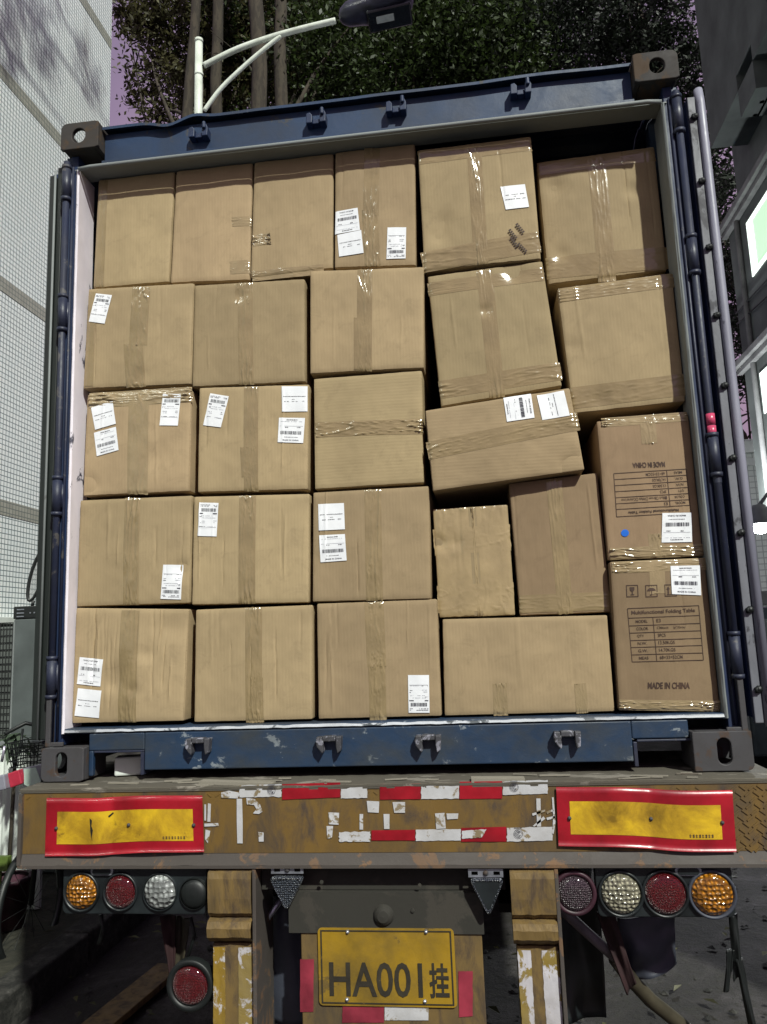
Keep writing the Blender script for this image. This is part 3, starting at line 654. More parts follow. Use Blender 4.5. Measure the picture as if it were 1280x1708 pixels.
# upper carton, the same print upside down
q0 = pxquad((1024, 790), (1145, 782), (1153, 855), (1029, 862)); q = lambda a, b: q0(1 - a, 1 - b); fn = lambda a, b: c5.from_px(*q(a, b), OFF)
mb = MB()
for t in [0, 0.14, 0.28, 0.42, 0.56, 0.70, 0.83, 1.0]: put_rect(mb, fn, 0, 1, t - 0.007, t + 0.007, 8, 1)
for s_, t0_, t1 in ((0, 0, 1), (1, 0, 1), (0.27, 0, 0.83)): put_rect(mb, fn, s_ - 0.004, s_ + 0.004, t0_, t1, 1, 8)
put_text(mb, 'Multifunctional Folding Table', fn, 0.16, 0.84, 0.875, 0.955, 0.02)
for i, (a_, b_, w) in enumerate([('MODEL', 'E3', 0.05), ('COLOR', '\u25a0Black \u25a1Brown \u25a1White \u25a1Colored tree', 0.62), ('QTY', '3PCS', 0.09), ('N.W.', '13.50KGS', 0.18), ('G.W.', '14.70KGS', 0.18), ('MEAS', '68\u00d733\u00d752CM', 0.26)]):
    t = 0.83 - 0.1383 * (i + 1) + 0.04
    put_text(mb, a_, fn, 0.06, 0.06 + 0.028 * len(a_), t, t + 0.055, 0.006); put_text(mb, b_, fn, 0.30, 0.30 + w, t, t + 0.065, 0.004)
mesh('printed_table', mb, M['ink_brown'], c5.body)
q0 = pxquad((1055, 772), (1109, 770), (1110, 779), (1056, 781)); fn = lambda a, b: c5.from_px(*q0(1 - a, 1 - b), OFF)
mb = MB(); put_text(mb, 'MADE IN CHINA', fn, 0, 1, 0, 1, 0.03); mesh('printed_origin', mb, M['ink_brown'], c5.body)
mb = MB(); ctr = (1043, 889)
mb.add([c5.from_px(ctr[0] + 6.5 * math.cos(a * PI / 12), ctr[1] + 6 * math.sin(a * PI / 12), 0.002) for a in range(24)][::-1], [tuple(range(24))]); mesh('round_sticker', mb, M['blue_dot'], c5.body)

# ================================================================== GROUND AND KERB
def curve(pts, n_=10):
    out_ = []
    P4 = [pts[0]] + pts + [pts[-1]]
    for i in range(1, len(P4) - 2):
        for k_ in range(n_):
            t = k_ / n_; a, b, c, d = P4[i - 1], P4[i], P4[i + 1], P4[i + 2]
            out_.append(tuple(0.5 * ((2 * b[j]) + (-a[j] + c[j]) * t + (2 * a[j] - 5 * b[j] + 4 * c[j] - d[j]) * t * t + (-a[j] + 3 * b[j] - 3 * c[j] + d[j]) * t ** 3) for j in range(3)))
    out_.append(tuple(pts[-1])); return out_
def nz(x, y, s=1.0, k=0.0): return noise.noise(Vector((x * s, y * s, k)))
mb = MB()
def gfn(a, b):
    x = (a * 2 - 1); y = b
    X = 0.6 + 60 * x * abs(x) ** 1.2; Y = -14 + 14.0 * min(1, b / 0.25) if b < 0.25 else 90 * ((b - 0.25) / 0.75) ** 1.8
    d = 0.03 * nz(X, Y, 1.2) + 0.012 * nz(X, Y, 6, 2) if abs(X) < 6 and Y < 14 else 0
    return (X, Y, ZG + d - 0.035)
mb.grid(gfn, 150, 150); struct(mesh('ground', mb, M['dirt'], None, True))
mb = MB()
mb.grid(lambda a, b: (-8 + 5.78 * a, -8 + 60 * b, ZG + 0.13 + 0.02 * nz(-8 + 5.78 * a, -8 + 60 * b, 1.6)), 30, 200)
struct(mesh('pavement', mb, M['pave'], None, True))
mb = MB()
for i in range(60):
    y = -8 + i * 1.0; mb.box(-2.22, -2.05, y + 0.006, y + 0.994, ZG - 0.1, ZG + 0.145 + 0.006 * (i % 3))
o = mesh('kerb', mb, M['kerb'], None, False, 0.012); struct(o)
mb = MB(); rr = random.Random(3)
for i in range(520):         # stones and scraps lying on the dirt
    x = rr.uniform(-3.6, 2.6); y = rr.uniform(0.6, 6.0); r = rr.uniform(0.006, 0.026); zz = ZG - 0.02 + (0.15 if x < -2.22 else 0)
    if -2.22 < x < -2.05: continue
    pts = [(x + r * rr.uniform(.6, 1.5) * math.cos(a), y + r * rr.uniform(.6, 1.5) * math.sin(a), zz) for a in (0.3, 1.6, 2.9, 4.1, 5.3)]
    mb.add(pts + [(x, y, zz + r * 0.7)], [(i_, (i_ + 1) % 5, 5) for i_ in range(5)])
struct(mesh('gravel', mb, M['kerb'], None, False), 'stuff')
mb = MB(); rr = random.Random(5)
for i in range(420):         # fallen leaves
    x = rr.uniform(-3.8, 2.8); y = rr.uniform(0.8, 6.5)
    zz = ZG + 0.006 + (0.15 if x < -2.22 else 0); r = rr.uniform(0.02, 0.05); a = rr.uniform(0, 6.28); t = rr.uniform(-0.5, 0.5)
    if -2.26 < x < -2.02: continue
    ca, sa = math.cos(a) * r, math.sin(a) * r
    mb.add([(x - ca, y - sa, zz), (x + sa * .4, y - ca * .4, zz + .012 + .01 * t), (x + ca, y + sa, zz + .004), (x - sa * .4, y + ca * .4, zz + .01)], [(0, 1, 2), (0, 2, 3)])
struct(mesh('fallen_leaves', mb, M['leaf_olive'], None, False), 'stuff')

pk0, pk1 = at(150, 1720, z=ZG + .03), at(262, 1628, z=ZG + .03)
mb = MB(); d = pk1 - pk0; mb.obox((pk0 + pk1) / 2 + Vector((0, 0, -.012)), d.length + .3, .16, .035, Matrix.Rotation(math.atan2(d.y, d.x), 3, 'Z'))
tag(mesh('timber_plank', mb, M['beam_dirty'], None, False, .004, origin=tuple((pk0 + pk1) / 2)), 'muddy brown plank lying on the ground beside the dark kerb', 'plank')
# ================================================================== SHIPPING CONTAINER
CW, CH, CL = 1.219, 2.591, 12.19
cont = thing('shipping_container', 'open blue steel shipping container filled with stacked cardboard cartons', 'container', (0, 6, 0))
def ring_plate(mb, fn, w, h, th, hw, hh, rc, n=40, corners=(1, 1, 1, 1), cx=0.0, cz=0.0):
    """rounded rectangular plate w x h, thickness th, with an upright oval hole; fn(a, b, c) places it"""
    out, inn = [], []
    for i in range(n):
        t = 2 * PI * (i + 0.5) / n; c, s_ = math.cos(t), math.sin(t)
        k_ = min((w / 2) / max(abs(c), 1e-6), (h / 2) / max(abs(s_), 1e-6)); x, z = c * k_, s_ * k_
        qx, qz = (w / 2 - rc), (h / 2 - rc)
        ci = (0 if x < 0 else 1) + (0 if z < 0 else 2)
        if abs(x) > qx and abs(z) > qz and corners[ci]:
            d = Vector((abs(x) - qx, abs(z) - qz)).normalized() * rc; x = math.copysign(qx + d.x, x); z = math.copysign(qz + d.y, z)
        out.append((x, z))
        r = min(hw, hh); sx, sz = hw - r, hh - r
        ix = math.copysign(sx, c) + r * c if sx > 0 else r * c; iz = math.copysign(sz, s_) + r * s_ if sz > 0 else r * s_
        inn.append((ix + cx, iz + cz))
    b = len(mb.v)
    for c_, ps in ((0, out), (0, inn), (th, inn), (th, out)):
        for x, z in ps: mb.v.append(tuple(fn(x, z, c_)))
    for L in range(4):
        A, B = b + L * n, b + ((L + 1) % 4) * n
        for i in range(n):
            j = (i + 1) % n; mb.f.append((A + i, A + j, B + j, B + i))
def casting(x0, x1, z0, z1, y0, y1, side, top, mat):
    mb = MB(); cx, cz = (x0 + x1) / 2, (z0 + z1) / 2; w, h = x1 - x0, z1 - z0; t = 0.020
    up = z0 > 1
    if up: ring_plate(mb, lambda a, b, c: (cx + a, y0 + c, cz + b), w, h, t, 0.028, 0.032, 0.026, 48, (0, 0, side < 0, side > 0), cx=0.004 * side)
    else: ring_plate(mb, lambda a, b, c: (cx + a, y0 + c, cz + b), w, h, t, 0.022, 0.042, 0.020, 48, (side < 0, side > 0, 0, 0), cx=0.004 * side)
    xs = x0 if side < 0 else x1 - t
    ym = (y0 + t + y1) / 2
    ring_plate(mb, lambda a, b, c: (xs + c, ym + a, cz + b), y1 - y0 - t - 0.002, h - 0.03, t, 0.040, 0.028, 0.012, 40, (0, 0, 0, 0))
    xi = (x1 - t, x1 - 0.002) if side < 0 else (x0 + 0.002, x0 + t)
    mb.box(xi[0], xi[1], y0 + t + .001, y1 - .002, z0 + .002, z1 - .002)
    mb.box(x0 + t, x1 - t, y1 - t, y1, z0 + 0.003, z1 - 0.003)
    mb.box(x0 + t + .001, x1 - t - .001, y0 + t + .001, y1 - t - .001, z0 + 0.002, z0 + 0.018)
    if not up: mb.box(x0 + t + .001, x1 - t - .001, y0 + t + .001, y1 - t - .001, z1 - 0.018, z1 - 0.002)
    return mesh('corner_casting', mb, mat, cont, False, 0.003)
casting(-CW, -CW + .162, CH - .118, CH, 0, .178, -1, True, M['casting_moss'])
casting(CW - .162, CW, CH - .118, CH, 0, .178, 1, True, M['casting_moss'])
casting(-CW, -CW + .162, 0, .118, 0, .178, -1, False, M['casting'])
casting(CW - .185, CW, 0, .124, 0, .178, 1, False, M['casting'])
for s in (-1, 1):
    for z0, z1 in ((0, .118), (CH - .118, CH)):
        mb = MB(); mb.box(s * CW - (0 if s < 0 else .162), s * CW + (.162 if s < 0 else 0), CL - .178, CL, z0, z1); mesh('corner_casting', mb, M['casting'], cont, False, .006)
# header
hx = CW - .163
mb = MB()
mb.box(-hx, hx, .058, .075, 2.428, 2.560)
mb.prism([(-hx, 2.405), (hx, 2.405), (hx, 2.428), (-hx, 2.428)], .032, .0745)
# overhanging top flange with a dented edge
N_ = 120
def topf(a, b):
    x = -hx + 2 * hx * a; d = 0.010 * max(0, noise.noise(Vector((x * 2.1 + 4, 0, 1)))) + 0.02 * math.exp(-((x + .78) / .06) ** 2) * -1 + 0.012 * math.exp(-((x + .66) / .05) ** 2)
    ps = [(.030, 2.566), (.030, 2.578), (.34, 2.585), (.34, 2.560), (.076, 2.560)]
    p = ps[min(4, int(b * 4 + .5))]; return (x, p[0], p[1] + d * (1 if p[0] < .1 else 0))
mb.grid(topf, N_, 4)
hd = mesh('header', mb, M['blue'], cont)
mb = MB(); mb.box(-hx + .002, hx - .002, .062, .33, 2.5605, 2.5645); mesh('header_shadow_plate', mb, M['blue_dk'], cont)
mb = MB()
mb.prism([(-1.172, 2.400), (-1.172, 2.404), (1.172, 2.404), (1.172, 2.400)], .036, .125)
mesh('header_lining', mb, M['grey_trim_shaded_lining'], cont)
mb = MB(); mb.tube([(-1.150, .024, 2.396), (-1.1, .022, 2.400), (0, .022, 2.402), (1.1, .022, 2.402), (1.150, .024, 2.397)], .0085, 10); mesh('door_seal_strip', mb, M['grey_trim_shaded_lining'], cont, True)
def keeper(u, v, yb, sgn, mat, par):
    p = at(u, v, y=yb); mb = MB(); x, z = p.x, p.z; w = .034 if sgn < 0 else .044
    if sgn < 0:   # sill: hooked bracket
        for k_ in (-1, 1):
            xa = x + k_ * w; mb.prism([(xa - .010, z + .022), (xa + .010, z + .022), (xa + .010 - k_ * .004, z - .026), (xa + .002 - k_ * .008, z - .034), (xa - .010, z - .010)], yb - .036, yb + .002)
        mb.prism([(x - w + .012, z + .024), (x + w - .012, z + .024), (x + w - .012, z + .006), (x - w + .012, z + .006)], yb - .032, yb + .002)
        mb.tube([(x - w - .012, yb - .028, z + .004), (x - w + .014, yb - .028, z + .004)], .009, 8)
    else:
        for k_ in (-1, 1):
            xa = x + k_ * w * .62; mb.prism([(xa - .012, z - .022), (xa + .012, z - .022), (xa + .014, z + .012), (xa + .004, z + .030 + .006 * k_), (xa - .010, z + .020)], yb - .042, yb + .002)
        mb.prism([(x - w * .62 + .0125, z - .020), (x + w * .62 - .0125, z - .020), (x + w * .62 - .0125, z), (x - w * .62 + .0125, z)], yb - .030, yb + .002)
        mb.tube([(x + w * .62, yb - .046, z + .006), (x + w * .62, yb - .046, z + .034)], .008, 8)
    return mesh('lock_keeper', mb, mat, par, False, .003)
for u, v in ((336, 229), (530, 206), (662, 187), (868, 158)): keeper(u, v, .058, 1, M['blue_dk'], hd)
# rear sill with a fork slot beside each bottom casting
mb = MB(); y0, y1 = .035, .055
Lx0, Lx1, Rx0, Rx1 = -1.035, -.86, .865, 1.032
mb.box(Lx1 + .0145, Rx0 - .0145, y0, y1, .030, .160); mb.box(-1.056, Lx1 + .014, y0, y1, .100, .160); mb.box(Rx0 - .014, 1.033, y0, y1, .102, .160)
mb.box(-1.056, Lx0 - .004, y0, y1, .012, .0995)
mb.box(-1.165, 1.165, .0352, .30, .1602, .178)          # threshold plate
sill = mesh('door_sill', mb, M['sill'], cont, False, .004)
mb = MB()
for a, b in ((Lx0, Lx1), (Rx0, Rx1)):
    mb.box(a, b + .013, y0 - .004, y1 + .10, .0925, .0995)
mb.box(Lx1 + .001, Lx1 + .013, y0 - .0035, y1 + .10, .014, .092); mb.box(Rx0 - .013, Rx0 - .001, y0 - .0035, y1 + .10, .014, .092)
mesh('slot_frame', mb, M['blue_gr'], sill, False, .002)
mb = MB()
mb.grid(lambda a, b: (-1.15 + 2.3 * a, .030 + .014 * b, .166 + .009 * math.sin(b * PI) + .002 * noise.noise(Vector((a * 60, b, 1)))), 160, 5)
mesh('worn_lip', mb, M['worn_lip'], sill, True)
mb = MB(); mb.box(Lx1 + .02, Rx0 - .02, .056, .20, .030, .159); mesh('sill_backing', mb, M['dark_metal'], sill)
for u, v in ((335, 1241), (552, 1238), (716, 1236), (946, 1230)): keeper(u, v, .035, -1, M['keeper'], sill)
# corner posts, linings, hinges
for s in (-1, 1):
    mb = MB()
    xs = sorted((s * 1.1635, s * 1.196)); mb.box(xs[0], xs[1], .046, .15, .119, 2.472)
    xs = sorted((s * 1.1965, s * 1.2185)); mb.box(xs[0], xs[1], .052, .16, .119, 2.472)
    post = mesh('corner_post', mb, M['blue_dk'], cont, False, .003)
    mb = MB(); mb.box(*sorted((s * 1.1525, s * 1.1615)), .036, .16, .161, 2.399)
    n_ = 90
    mb.grid(lambda a, b: (s * (1.151 + .012 * a), .028 + .006 * abs(2 * a - 1) + .0022 * noise.noise(Vector((a * 2, b * 40, s))), .162 + 2.237 * b), 4, n_)
    mesh('door_frame_lining', mb, M['lit_white_lining'] if s < 0 else M['grey_trim_shaded_lining'], cont, s == 9)  # left painted pale as lit, right painted grey as turned from the light
    mb = MB(); mb.tube([(s * 1.207, .034, .13), (s * 1.207, .034, 2.44)], .0135, 14); mb.tube([(s * 1.183, .042, .14), (s * 1.183, .042, 2.42)], .0055, 8)
    pin = mesh('hinge_rod', mb, M['blue_gr'], cont, True)
    for z in (.30, .98, 1.72, 2.28):
        mb = MB(); mb.tube([(s * 1.207, .034, z), (s * 1.207, .034, z + .13)], .0185, 14); mb.tube([(s * 1.207, .034, z + .128), (s * 1.207, .034, z + .142)], .021, 14); mb.tube([(s * 1.207, .034, z - .012), (s * 1.207, .034, z + .002)], .021, 14)
        mb.box(*sorted((s * 1.184, s * 1.205)), .036, .052, z + .02, z + .11)
        mesh('hinge', mb, M['blue_gr'], pin, True)
    # lower gusset / lighter casting edge
    mb = MB(); mb.box(*sorted((s * 1.150, s * 1.214)), .0215, .0335, .1185, .134); mb.box(*sorted((s * 1.197, s * 1.2165)), .018, .050, .1185, .30); mesh('post_foot', mb, M['casting'], cont, False, .003)
mb = MB(); mb.tube([(1.2075, .0345, .945), (1.2075, .0345, 1.005)], .0150, 14, False)
for z in (1.18, 1.235): pass
mesh('rod_sleeve', mb, M['blue_gr'], cont, True)
mb = MB()
for z in (1.108, 1.151): mb.tube([(1.207, .0338, z), (1.207, .0338, z + .040)], .0150, 14)
mesh('red_reflective_band', mb, M['pink_tape'], cont, True)
# body: corrugated walls, roof, floor, front end
for s in (-1, 1):
    mb = MB(); prof = [0, 0, 1, 1]; n_ = int((CL - .4) / .278); pts = []
    for i in range(n_):
        y = .2 + i * .278
        for dy, d in ((0, 0), (.07, 0), (.14, .036), (.21, .036)): pts.append((y + dy, d))
    for (ya, da), (yb, db) in zip(pts, pts[1:]):
        xa, xb = s * (CW - .006 - da), s * (CW - .006 - db)
        mb.add([(xa, ya, .16), (xb, yb, .16), (xb, yb, 2.53), (xa, ya, 2.53)], [(0, 1, 2, 3)])
    mesh('side_wall', mb, M['blue'], cont)
    mb = MB(); mb.box(*sorted((s * (CW - .06), s * CW)), .18, CL - .18, 2.531, 2.585); mb.box(*sorted((s * (CW - .05), s * CW)), .18, CL - .18, .03, .159); mesh('side_rail', mb, M['blue_dk'], cont)
mb = MB()
pts = []
for i in range(58):
    y = .345 + i * .2
    for dy, d in ((0, 0), (.06, 0), (.1, .018), (.16, .018)): pts.append((y + dy, d))
for (ya, da), (yb, db) in zip(pts, pts[1:]):
    mb.add([(-CW + .061, ya, 2.556 + da), (CW - .061, ya, 2.556 + da), (CW - .061, yb, 2.556 + db), (-CW + .061, yb, 2.556 + db)], [(0, 1, 2, 3)])
mesh('roof', mb, M['blue_dk'], cont)
mb = MB(); mb.box(-CW + .05, CW - .05, .3005, CL - .05, .13, .176); mesh('floor', mb, M['wood'], cont)
mb = MB(); mb.box(-CW + .05, CW - .05, CL - .05, CL - .01, .13, 2.55); mesh('front_wall', mb, M['blue'], cont)
# doors, folded right round against the side walls
for s in (-1, 1):
    mb = MB(); mb.box(*sorted((s * 1.252, s * 1.296)), .085, 1.22, .155, 2.43)
    door = mesh('door', mb, M['blue_dk'], cont, False, .004)
    mb = MB()
    if s < 0: mb.box(-1.262, -1.240, .060, .0845, .14, 2.44); mb.box(-1.290, -1.268, .050, .0845, .14, 2.40)
    else: mb.box(1.254, 1.283, .062, .0845, .14, 2.43)
    mesh('door_edge_plate', mb, M['door_dark'] if s < 0 else M['door_grey'], door, False, .003)
    mb = MB()
    if s < 0: mb.tube([(-1.266, .052, .14), (-1.265, .052, 1.2), (-1.267, .052, 2.42)], .0045, 8)
    else: mb.tube([(1.300, .060, .13), (1.301, .060, 1.2), (1.300, .062, 2.40), (1.299, .07, 2.46)], .0165, 12)
    mesh('door_gasket', mb, M['grey_trim_shaded_lining'] if s < 0 else M['silver_paint'], door, True)
    if s > 0:
        for i in range(9):
            z = .25 + i * .262; mb = MB(); mb.lathe((1.276, .058, z), [(0.0, -.010), (.008, -.008), (.012, -.002), (.012, .006)], 10); mb.box(1.262, 1.276, .050, .060, z - .012, z + .006); mesh('bolt', mb, M['black'], door, True)
    for yy in (.45, .85):
        mb = MB(); mb.tube([(s * 1.318, yy, .16), (s * 1.318, yy, 2.43)], .017, 12)
        rod = mesh('locking_rod', mb, M['steel'], door, True)
        for z in (.3, .9, 1.6, 2.25):
            mb = MB(); mb.box(*sorted((s * 1.2965, s * 1.340)), yy - .03, yy + .03, z - .02, z + .02); mesh('rod_bracket', mb, M['casting'], rod, False, .004)

# ================================================================== TRAILER
tr = thing('container_trailer', 'worn ochre yellow semi-trailer under the container with red and yellow reflector boards', 'trailer', (0, 6, ZG))
BX0, BX1, BY, BZ0, BZ1 = -1.228, 1.268, -.100, -.252, -.017
mb = MB(); mb.box(BX0 + .012, BX1, BY, BY + .016, BZ0 + .036, BZ1 - .002)      # face plate
rr = random.Random(11)
for i in range(7):                                               # raised tread lozenges at the right end
    for j in range(11):
        x = 1.118 + i * .026 + (.013 if j % 2 else 0); z = -.212 + j * .018; a = rad(38 if (i + j) % 2 else -38)
        if x > BX1 - .02: continue
        R = Matrix.Rotation(a, 3, 'Y'); mb.obox(Vector((x, BY - .0008, z)), .022, .004, .005, R)
for i in range(88):
    for z_, zz in ((-.033, 0), ):
        x = -1.2 + i * .028; a = rad(38 if i % 2 else -38)
        if rr.random() < .5: mb.obox(Vector((x, BY - .0004, z_)), .016, .003, .004, Matrix.Rotation(a, 3, 'Y'))
beam = mesh('rear_beam', mb, M['beam'], tr)
mb = MB()
mb.grid(lambda a, b: (BX0 + (BX1 - BX0) * a, BY - .010 + .012 * b, BZ0 + .036 * (b if b < 1 else 1) + .002 * noise.noise(Vector((a * 40, b, 7)))), 120, 3)
mb.box(BX0, BX1, BY - .010, BY + .16, BZ0 - .010, BZ0)
mb.box(BX0 - .001, BX0 + .0115, BY - .012, BY + .10, BZ0 + .001, BZ1 - .003)
mesh('beam_flange', mb, M['beam_edge'], beam)
mb = MB(); mb.box(BX0, BX0 + .2, BY + .017, BY + .1, BZ0 + .001, BZ1 - .01); mb.box(BX1 - .2, BX1, BY + .017, BY + .1, BZ0 + .001, BZ1 - .01); mesh('beam_end', mb, M['beam_dirty'], beam)
# deck edge
mb = MB()
mb.grid(lambda a, b: (BX0 - .004 + (BX1 - BX0 + .008) * a, BY - .004 + [0, 0, .004, .05, .1, .2, .4, .6][int(b * 7 + .5)], -.013 + [0, .007, .009, .009, .009, .008, .008, .008][int(b * 7 + .5)] + .0022 * noise.noise(Vector((a * 70, b * 3, 1)))), 240, 7)
mb.box(BX0, BX1, BY - .003, .5, -.0185, -.0135)
mesh('deck_plate', mb, M['deck'], tr)
rr = random.Random(2)
mb = MB(); mb.obox(Vector((.40, -.075, -.001)), .17, .05, .012, Matrix.Rotation(.04, 3, 'Z') @ Matrix.Rotation(.02, 3, 'Y')); mesh('loose_plank', mb, M['wood'], tr)
mb = MB(); mb.obox(Vector((-.47, -.07, .0)), .26, .04, .010, Matrix.Rotation(-.08, 3, 'Z') @ Matrix.Rotation(.03, 3, 'Y')); mesh('loose_plank', mb, M['wood'], tr)
for i in range(26):
    mb = MB(); mb.obox(Vector((rr.uniform(-1.1, 1.1), rr.uniform(-.10, .0), rr.uniform(-.002, .001))), rr.uniform(.03, .12), rr.uniform(.004, .012), rr.uniform(.002, .005), Matrix.Rotation(rr.uniform(-.3, .3), 3, 'Z')); mesh('wood_splinter', mb, M['wood'], tr)
mb = MB(); p0 = at(198, 1266, y=.30); mb.obox(Vector((-.945, .150, .032)), .115, .07, .066, Matrix.Rotation(.30, 3, 'Z'))  # block added where light from behind shows through the slot
tag(mesh('slot_light_block', mb, M['white_plastic'], None, False, .006, origin=(-.945, .150, .0)), 'added pale block standing for light seen through the slot beside the lower left casting', 'block')
def bq(TL, TR, BR, BL, y): 
    f = pxquad(TL, TR, BR, BL)
    def g(a, b):
        p = at(*f(a, b), y=y); return p
    return g
# reflector boards, buckled
def board(q, qi, warp, wlabel):
    f = bq(*q, BY - .006); fi = bq(*qi, BY - .006)
    def dy(x): return warp(x)
    mb = MB()
    def o_(a, b):
        p = f(a, b); z = p.z + .010 * warp(a); return (p.x, p.y - .004 - .028 * abs(warp(a)) * (0.6 + .4 * b), z)
    mb.grid(o_, 60, 10); n0 = len(mb.v)
    mb.grid(lambda a, b: tuple(Vector(o_(a, b)) + Vector((0, .003, 0))), 60, 10)
    w = 61
    for i in range(60): mb.f.append((i, i + 1, n0 + i + 1, n0 + i)); mb.f.append((10 * w + i, 10 * w + i + 1, n0 + 10 * w + i + 1, n0 + 10 * w + i))
    B = mesh('reflector_board', mb, M['red_refl'], tr, True); B['label'] = wlabel
    # inner yellow field mapped in the board's own fractions
    TLx = [(qi[0][0] - q[0][0]) / (q[1][0] - q[0][0]), (qi[1][0] - q[0][0]) / (q[1][0] - q[0][0])]
    a0, a1 = TLx; b0, b1 = .205, .765
    ofs = lambda a, b, d: tuple(Vector(o_(a, b)) - Vector((0, d, 0)))
    mb = MB(); mb.grid(lambda a, b: ofs(a0 + (a1 - a0) * a, b0 + (b1 - b0) * b, .0012), 60, 6); mesh('yellow_field', mb, M['yellow_refl'], B, True)
    mb = MB(); rnd = random.Random(4); fn = lambda a, b: ofs(a0 + (a1 - a0) * a, b0 + (b1 - b0) * b, .0020)
    s_ = .78
    for i in range(8):
        put_rect(mb, fn, s_, s_ + .014, .07, .085); put_rect(mb, fn, s_, s_ + .014, .115, .13); put_rect(mb, fn, s_ + .004, s_ + .008, .05, .15)
        if i % 2: put_rect(mb, fn, s_ + .010, s_ + .013, .05, .15)
        s_ += .021
    mesh('board_print', mb, M['ink_brown'], B)
    for a, b in ((a0 - .004, .48), (a1 + .004, .48), ((a0 + a1) / 2 + .03, .5)):
        c_ = ofs(a, b, .004); mb = MB(); mb.lathe(c_, [(0, -.004), (.004, -.003), (.006, 0), (.006, .004)], 10); mesh('rivet', mb, M['casting'], B, True)
    return B, ofs, a0, a1, b0, b1
wl = lambda a: (math.exp(-((a - .62) / .22) ** 2) - .55 * math.exp(-((a - .35) / .18) ** 2)) * .55
BL_, ofs, a0, a1, b0, b1 = board([(79, 1331), (338, 1327), (341, 1421), (76, 1428)], [(98, 1354), (322, 1347), (322, 1397), (98, 1408)], wl, 'red bordered yellow reflector board with a black gash, left one')
mb = MB()
mb.add([ofs(.285, .66, .0024), ofs(.30, .62, .0024), ofs(.297, .52, .0024), ofs(.306, .45, .0024), ofs(.300, .34, .0024), ofs(.302, .26, .0024), ofs(.294, .36, .0024), ofs(.290, .45, .0024), ofs(.288, .55, .0024)][::-1], [tuple(range(9))])
mesh('gash', mb, M['black'], BL_); mb = MB(); mb.add([ofs(.40, .68, .0024), ofs(.43, .74, .0024), ofs(.435, .72, .0024), ofs(.405, .65, .0024)], [(0, 1, 2, 3)])
mesh('gash', mb, M['black'], BL_)
wr_ = lambda a: (math.exp(-((a - .35) / .2) ** 2) - .8 * math.exp(-((a - .72) / .25) ** 2)) * .45
BR_, ofs2, *_ = board([(928, 1313), (1221, 1317), (1228, 1420), (932, 1411)], [(949, 1332), (1199, 1338), (1205, 1396), (951, 1389)], wr_, 'red bordered yellow reflector board, right one')
# tape on the beam
yT = BY - .0018
def tapeq(name, q, mat, parent=beam, y=yT, jag=0.0, seed=0):
    f = bq(*q, y); mb = MB()
    def g(a, b):
        p = f(a, b); 
        if jag and a in (0.0, 1.0): p = p + Vector((jag * noise.noise(Vector((b * 5, a, seed))), 0, 0))
        if jag and b in (0.0, 1.0): p = p + Vector((0, 0, jag * .6 * noise.noise(Vector((a * 7, b, seed)))))
        return (p.x, y - .0006 - .0012 * (noise.noise(Vector((p.x * 30, 0, p.z * 30))) + .5), p.z)
    mb.grid(g, 16, 6); return mesh(name, mb, mat, parent, True)
def vgrad(u0, u1, v0, v1): return [(u0, v0), (u1, v0 - .004 * (u1 - u0)), (u1, v1 - .004 * (u1 - u0)), (u0, v1)]
wt = []
wt.append(tapeq('white_reflective_tape', [(400, 1310), (470, 1308), (470, 1329), (400, 1330)], M['white_tape'], jag=.006, seed=1))
tapeq('red_reflective_tape', [(471, 1308), (568, 1305), (568, 1330), (471, 1334)], M['red_refl'], seed=2)
tapeq('white_reflective_tape', [(569, 1311), (613, 1310), (613, 1331), (569, 1332)], M['white_tape'], jag=.004, seed=3)
tapeq('red_reflective_tape', [(634, 1308), (702, 1307), (702, 1333), (634, 1334)], M['red_refl'], seed=4)
tapeq('white_reflective_tape', [(703, 1311), (766, 1310), (766, 1332), (703, 1333)], M['white_tape'], jag=.004, seed=5)
tapeq('red_reflective_tape', [(767, 1304), (838, 1303), (838, 1332), (767, 1333)], M['red_refl'], seed=6)
wt.append(tapeq('white_reflective_tape', [(839, 1303), (914, 1301), (914, 1324), (839, 1326)], M['white_tape'], jag=.004, seed=7))
tapeq('red_reflective_tape', [(620, 1385), (693, 1384), (693, 1402), (620, 1402)], M['red_refl'], seed=8)
tapeq('white_reflective_tape', [(566, 1388), (618, 1387), (618, 1404), (566, 1404)], M['white_tape'], jag=.004, seed=9)
tapeq('white_reflective_tape', [(694, 1384), (769, 1383), (769, 1402), (694, 1403)], M['white_tape'], jag=.004, seed=10)
tapeq('white_reflective_tape', [(771, 1386), (812, 1383), (804, 1397), (771, 1399)], M['white_tape'], jag=.003, seed=11, y=yT - .0025)
tapeq('red_reflective_tape', [(770, 1381), (845, 1379), (845, 1404), (770, 1404)], M['red_refl'], seed=12)
wt.append(tapeq('white_reflective_tape', [(846, 1381), (922, 1379), (922, 1402), (846, 1404)], M['white_tape'], jag=.004, seed=13))
# certification mark: a circle with three nested letters C
def cmark(u, v, par):
    c_ = at(u, v, y=yT - .004); mb = MB()
    def arc(r, w, a0_, a1_, dx=0, n_=18):
        mb.grid(lambda a, b: (c_.x + dx + (r + w * b) * math.cos(a0_ + (a1_ - a0_) * a), yT - .0042, c_.z + (r + w * b) * math.sin(a0_ + (a1_ - a0_) * a)), n_, 1)
    arc(.0125, .0012, 0, 2 * PI, n_=30)
    for r, dx in ((.0085, 0), (.0062, .0022), (.0038, .004)): arc(r, .0013, rad(50), rad(310), dx)
    mb.box(c_.x - .012, c_.x + .012, yT - .0042, yT - .0040, c_.z + .017, c_.z + .0185)
    mesh('certification_mark', mb, M['ink'], par)
cmark(453, 1318, wt[0]); cmark(858, 1313, wt[1]); cmark(865, 1391, wt[2])
